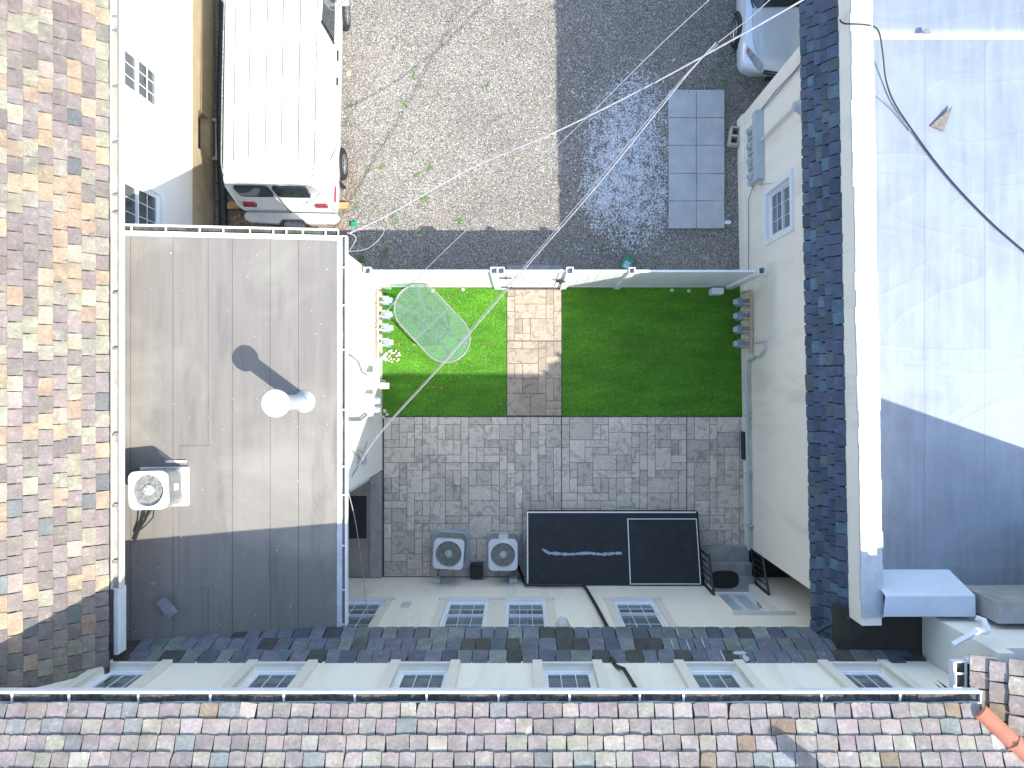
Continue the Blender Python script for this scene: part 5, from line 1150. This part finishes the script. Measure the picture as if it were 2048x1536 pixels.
# rear windows, slightly proud of the leaning rear face
rear = Fr((0, .07, .90), (1,0,0), (0, .142, 1.0), (0, -1.0, .142))
for (a, b) in ((-.70, -.08), (.04, .66)):
    fr_ = MB(); o_ = [( (a + b) / 2 + x, .80 + y) for x, y in rrect((b - a) / 2 + .018, .235, .07, 4)]; fr_.prism(rear, o_, -.03, .014); wnd = fr_.build('rear_window', black, vn, smooth=True)
    fr_ = MB(); o_ = [( (a + b) / 2 + x, .80 + y) for x, y in rrect((b - a) / 2 - .005, .21, .06, 4)]; fr_.prism(rear, o_, .010, .019); fr_.build('pane', carglass, wnd)
for s in (-1, 1):
    m = MB(); m.prism(rear, [(s * .60, .02), (s * .86, .04), (s * .84, .16), (s * .62, .13)], -.06, .012); m.build('tail_light', redlens, vn)
    m = MB(); m.box(W, s * 1.0, s * 1.025, .18, .50, .95, 1.02) if s > 0 else m.box(W, -1.025, -1.0, .18, .50, .95, 1.02); m.build('side_reflector', redlens, vn)
m = MB(); m.box(rear, -.006, .006, -.3, .55, -.01, .006); m.build('door_seam', M('dark_seam', (.08, .08, .08), None, .8, 5, bs=0), vn)
m = MB(); o_ = [(-1.0, -.02), (-.98, -.10), (-.88, -.17), (-.30, -.185), (-.22, -.09), (.22, -.09), (.30, -.185), (.88, -.17), (.98, -.10), (1.0, -.02), (.95, .045), (-.95, .045)]
m.prism(W, o_, .44, .56); bm_ = m.build('rear_bumper', M('bumper_white', (.50, .51, .50), (.42, .43, .42), .5, 10), vn, bevel=.015)
m = MB(); m.box(W, -.20, .22, -.26, -.10, .34, .40); m.box(W, -.03, .03, -.30, -.26, .33, .41); m.build('tow_hitch', M('galv_hitch', (.35, .35, .35), (.2, .2, .2), .5, 14, metal=.4), bm_)
for s in (-1, 1):
    for y in (1.15, 4.35): wheel(vn, s * .93, y, s, .34, .22, 8, .20)
    m = MB(); m.box(W, s * .97 - .02, s * .97 + .06, .66, .72, .18, .62); m.build('mud_flap', black, vn)
# side glass (front door) and handles, mirror
sd_ = lambda s: Fr((s * 1.0, 0, 1.15), (0, 1, 0), (-s * .115, 0, .85), (s * .85, 0, .115))
for s in (-1, 1):
    f = sd_(s); m = MB(); m.prism(f, [(3.35, .10), (4.35, .10), (3.95, .62), (3.45, .70)], -.03, .03); m.build('side_window', carglass, vn)
    m = MB(); m.prism(f, [(3.29, .07), (3.33, .07), (3.44, .73), (3.40, .73)], -.02, .022); m.build('window_pillar_trim', black, vn)
    m = MB(); m.box(W, s * 1.02 - .02, s * 1.02 + .02, 3.05, 3.25, 1.0, 1.05); m.build('door_handle', black, vn)
    m = MB(); m.box(W, s * 1.02 - .02, s * 1.02 + .02, 2.55, 2.70, 1.0, 1.05); m.build('door_handle', black, vn)
    m = MB(); m.prism(W, [(x + s * 1.16, y + 4.15) for x, y in rrect(.11, .05, .04, 3)], 1.15, 1.40); m.tube([(s * .95, 4.1, 1.2), (s * 1.15, 4.13, 1.22)], .02, 6); m.build('wing_mirror', vanpaint, vn, smooth=True)
m = MB(); m.prism(Fr((0, 4.28, 1.3), (1,0,0), (0, -.42, .75), (0, .75, .42)), [(-.85, -.2), (.85, -.2), (.78, .72), (-.78, .72)], -.02, .02); m.build('windscreen', carglass, vn)

# car, front bumper towards the house corner
ca = thing('white_sedan', 'white sedan with pale blue reflections parked by the cream house', 'car', (5.50, 6.60, 0))
def cring(y, w_, zh, zb, bul, zs=.66):
    pr = [(.80, zb), (.97, zb + .08), (1.0, .50), (.985, zs), (.93, zh - .05), (.80, zh - .01), (.5, zh + .02), (.2, zh + .03)]
    r = []
    for (x, z) in pr: xx = x * w_; r.append((xx, y - bul * (1 - (xx / .9) ** 2), z))
    return r + [(-x, y, z) for x, y, z in reversed(r)]
m = MB(); loft(m, [cring(.14, .80, .56, .28, .20, .5), cring(.17, .86, .64, .22, .20, .55), cring(.26, .89, .71, .20, .20, .62), cring(.42, .90, .77, .20, .16), cring(.7, .905, .84, .20, .1), cring(1.1, .91, .90, .2, .06), cring(1.5, .91, .94, .2, 0), cring(3.5, .91, .95, .2, 0), cring(4.3, .89, .92, .22, 0), cring(4.55, .80, .75, .3, 0)])
m.build('body', paint, ca, smooth=True)
def gring(y, w_, z): return [(w_ * .99, y, z * .0 + .90), (w_, y, .93), (w_ * .9, y, z - .06), (w_ * .78, y, z), (0.2, y, z + .02), (-.2, y, z + .02), (-w_ * .78, y, z), (-w_ * .9, y, z - .06), (-w_, y, .93), (-w_ * .99, y, .90)]
m = MB(); loft(m, [gring(1.18, .74, .955), gring(1.45, .82, 1.10), gring(1.95, .80, 1.38), gring(2.3, .78, 1.44), gring(3.1, .77, 1.44), gring(3.9, .78, 1.0)]); m.build('windscreen', carglass, ca, smooth=True)
m = MB(); loft(m, [[(x * .80, y, z + .015) for x, y, z in gring(2.05, .80, 1.41)[2:8]], [(x * .86, y, z + .012) for x, y, z in gring(2.4, .80, 1.445)[2:8]], [(x * .86, y, z + .012) for x, y, z in gring(3.1, .78, 1.44)[2:8]]]); m.build('roof_panel', paint, ca, smooth=True)
for s in (-1, 1):
    m = MB(); q = [(s * .50, -.02, .675), (s * .60, .05, .70), (s * .84, .32, .80), (s * .80, .42, .83), (s * .66, .30, .79), (s * .46, .10, .735)]
    m.face([(x, y, z) for x, y, z in q]); m.face([(x * .98, y - .03, z + .012) for x, y, z in q])
    for i in range(len(q)):
        j = (i + 1) % len(q); a, b = q[i], q[j]; m.face([a, b, (b[0] * .98, b[1] - .03, b[2] + .012), (a[0] * .98, a[1] - .03, a[2] + .012)])
    hl = m.build('headlight', headglass, ca)
    m = MB(); m.face([(s * .80, .27, .83), (s * .845, .33, .83), (s * .81, .43, .855), (s * .785, .36, .85)]); m.build('indicator', amber, hl)
for z, y in ((.655, -.035), (.60, -.055)):
    m = MB(); pts = [(x, y + .16 * (x / .5) ** 2 * .35, z) for x in (-.42, -.28, -.14, 0, .14, .28, .42)]; m.tube(pts, .022, 5); m.build('grille_bar', black, ca)
m = MB(); m.box(W, -.30, .30, -.07, -.03, .32, .44); m.build('lower_grille', black, ca)
for s in (-1, 1):
    for y in (.98, 3.65):
        wheel(ca, s * .84, y, s, .32, .21, 6, .22)
        m = MB(); m.tube([(s * .905, y + .37 * math.cos(a), .32 + .37 * math.sin(a)) for a in [k * math.pi / 12 for k in range(13)]], .03, 6); m.build('wheel_arch', black, ca)
    m = MB(); m.tube([(s * .74, 1.12, .925), (s * .70, .6, .85), (s * .62, .35, .79)], .006, 4); m.build('bonnet_seam', M('grey_bonnet_line', (.25, .26, .27), None, .6, 4, bs=0), ca)  # thin grey tube marks the bonnet seam
    m = MB(); m.prism(W, [(x + s * 1.0, y + 1.62) for x, y in rrect(.09, .05, .03, 3)], .95, 1.08); m.build('wing_mirror', paint, ca, smooth=True)

# ------------------------------------------------------------------ overhead cables
def cable(pts, r, mat, label, name='overhead_cable', sag=0, sub=6):
    P_ = [Vector(p) for p in pts]; out = []
    for i in range(len(P_) - 1):
        a, b = P_[i], P_[i+1]; p0 = P_[i-1] if i else a; p3 = P_[i+2] if i + 2 < len(P_) else b
        for k in range(sub):
            t = k / sub; t2, t3 = t * t, t * t * t
            out.append(0.5 * ((2 * a) + (b - p0) * t + (2 * p0 - 5 * a + 4 * b - p3) * t2 + (3 * a - p0 - 3 * b + p3) * t3))
    out.append(P_[-1]); m = MB(); m.tube(out, r, 6); return m.build(name, mat, smooth=True, **tagd(label, 'cable'))
cable([P(1640, -20, 6.0), P(1500, 60, 5.7), P(1300, 170, 5.1), P(1115, 262, 4.7), P(940, 338, 4.5), P(780, 428, 4.45), P(700, 466, 4.45)], .013, cable_w, 'thick white service cable crossing the yard to the flat roof corner')
cable([P(1440, -20, 6.2), P(1320, 90, 5.9), P(1150, 258, 5.4), P(1010, 388, 5.0), P(850, 540, 4.6), P(697, 705, 3.9)], .0065, cable_g, 'single thin cable crossing above the oval glass table')
cable([P(1432, 85, 5.8), P(1370, 155, 5.6), P(1200, 365, 5.2), P(1065, 520, 4.9), P(890, 724, 4.4), P(760, 868, 3.2), P(700, 960, 2.9)], .0075, cable_w, 'paler of the twin cables running over the gate to the extension corner')
cable([P(1436, 88, 5.75), P(1362, 160, 5.5), P(1190, 368, 5.1), P(1058, 522, 4.8), P(884, 726, 4.3), P(757, 868, 3.1), P(702, 955, 2.8)], .0065, cable_g, 'darker of the twin cables running over the gate to the extension corner')
cable([P(1436, 85, 5.8), P(1500, 35, 5.9), P(1560, -20, 6.0)], .007, cable_g, 'thin cable joining the twin cables above the white sedan')
cable([P(697, 985, 4.2), P(712, 1050, 4.0), P(727, 1160, 3.4), P(736, 1240, 3.9)], .0075, cable_w, 'loose white cable dropping from the flat roof edge to the pent eave')
cable([P(694, 465, 4.4), P(712, 475, 4.3), P(700, 500, 4.1), P(697, 502, 4.0)], .008, cable_w, 'short white cable loop at the flat roof corner')
cable([P(700, 462, 4.4), P(760, 455, 4.2), P(765, 470, 4.1), P(735, 497, 4.0), P(697, 503, 4.0)], .006, cable_w, 'wide thin cable loop hanging beside the flat roof corner')
cable([P(690, 0, 3.9), P(668, 20, 3.6), P(655, 12, 3.6), P(645, -10, 3.6)], .007, cable_g, 'short dark cable above the van front')
cable([P(676, 285, 3.0), P(646, 345, 2.7), P(618, 378, 2.5), P(621, 393, 2.4), P(608, 412, 2.3)], .008, cable_g, 'thin drooping cable above the rear corner of the van')
cable([P(676, 285, 3.0), P(650, 350, 2.7), P(640, 385, 2.5), P(622, 402, 2.4), P(604, 407, 2.3)], .007, cable_g, 'second drooping cable above the van tail, curving wider')
cable([P(2060, 512, 5.03), P(1990, 452, 5.03), P(1930, 392, 5.03), P(1880, 335, 5.03), P(1835, 275, 5.03), P(1790, 208, 5.04), P(1772, 160, 5.06), P(1766, 110, 5.15), P(1757, 62, 5.30), P(1735, 50, 5.49), P(1690, 47, 5.48), P(1680, 40, 5.2)], .012, black, 'black cable snaking across the silver roof and over its parapet', sub=5)
cable([P(1755, 178, 5.2), P(1775, 205, 5.06), P(1800, 235, 5.03), P(1822, 262, 5.03)], .008, cable_g, 'short grey cable end joining the black roof cable')
print('stones', nst, 'objects', len(bpy.data.objects))
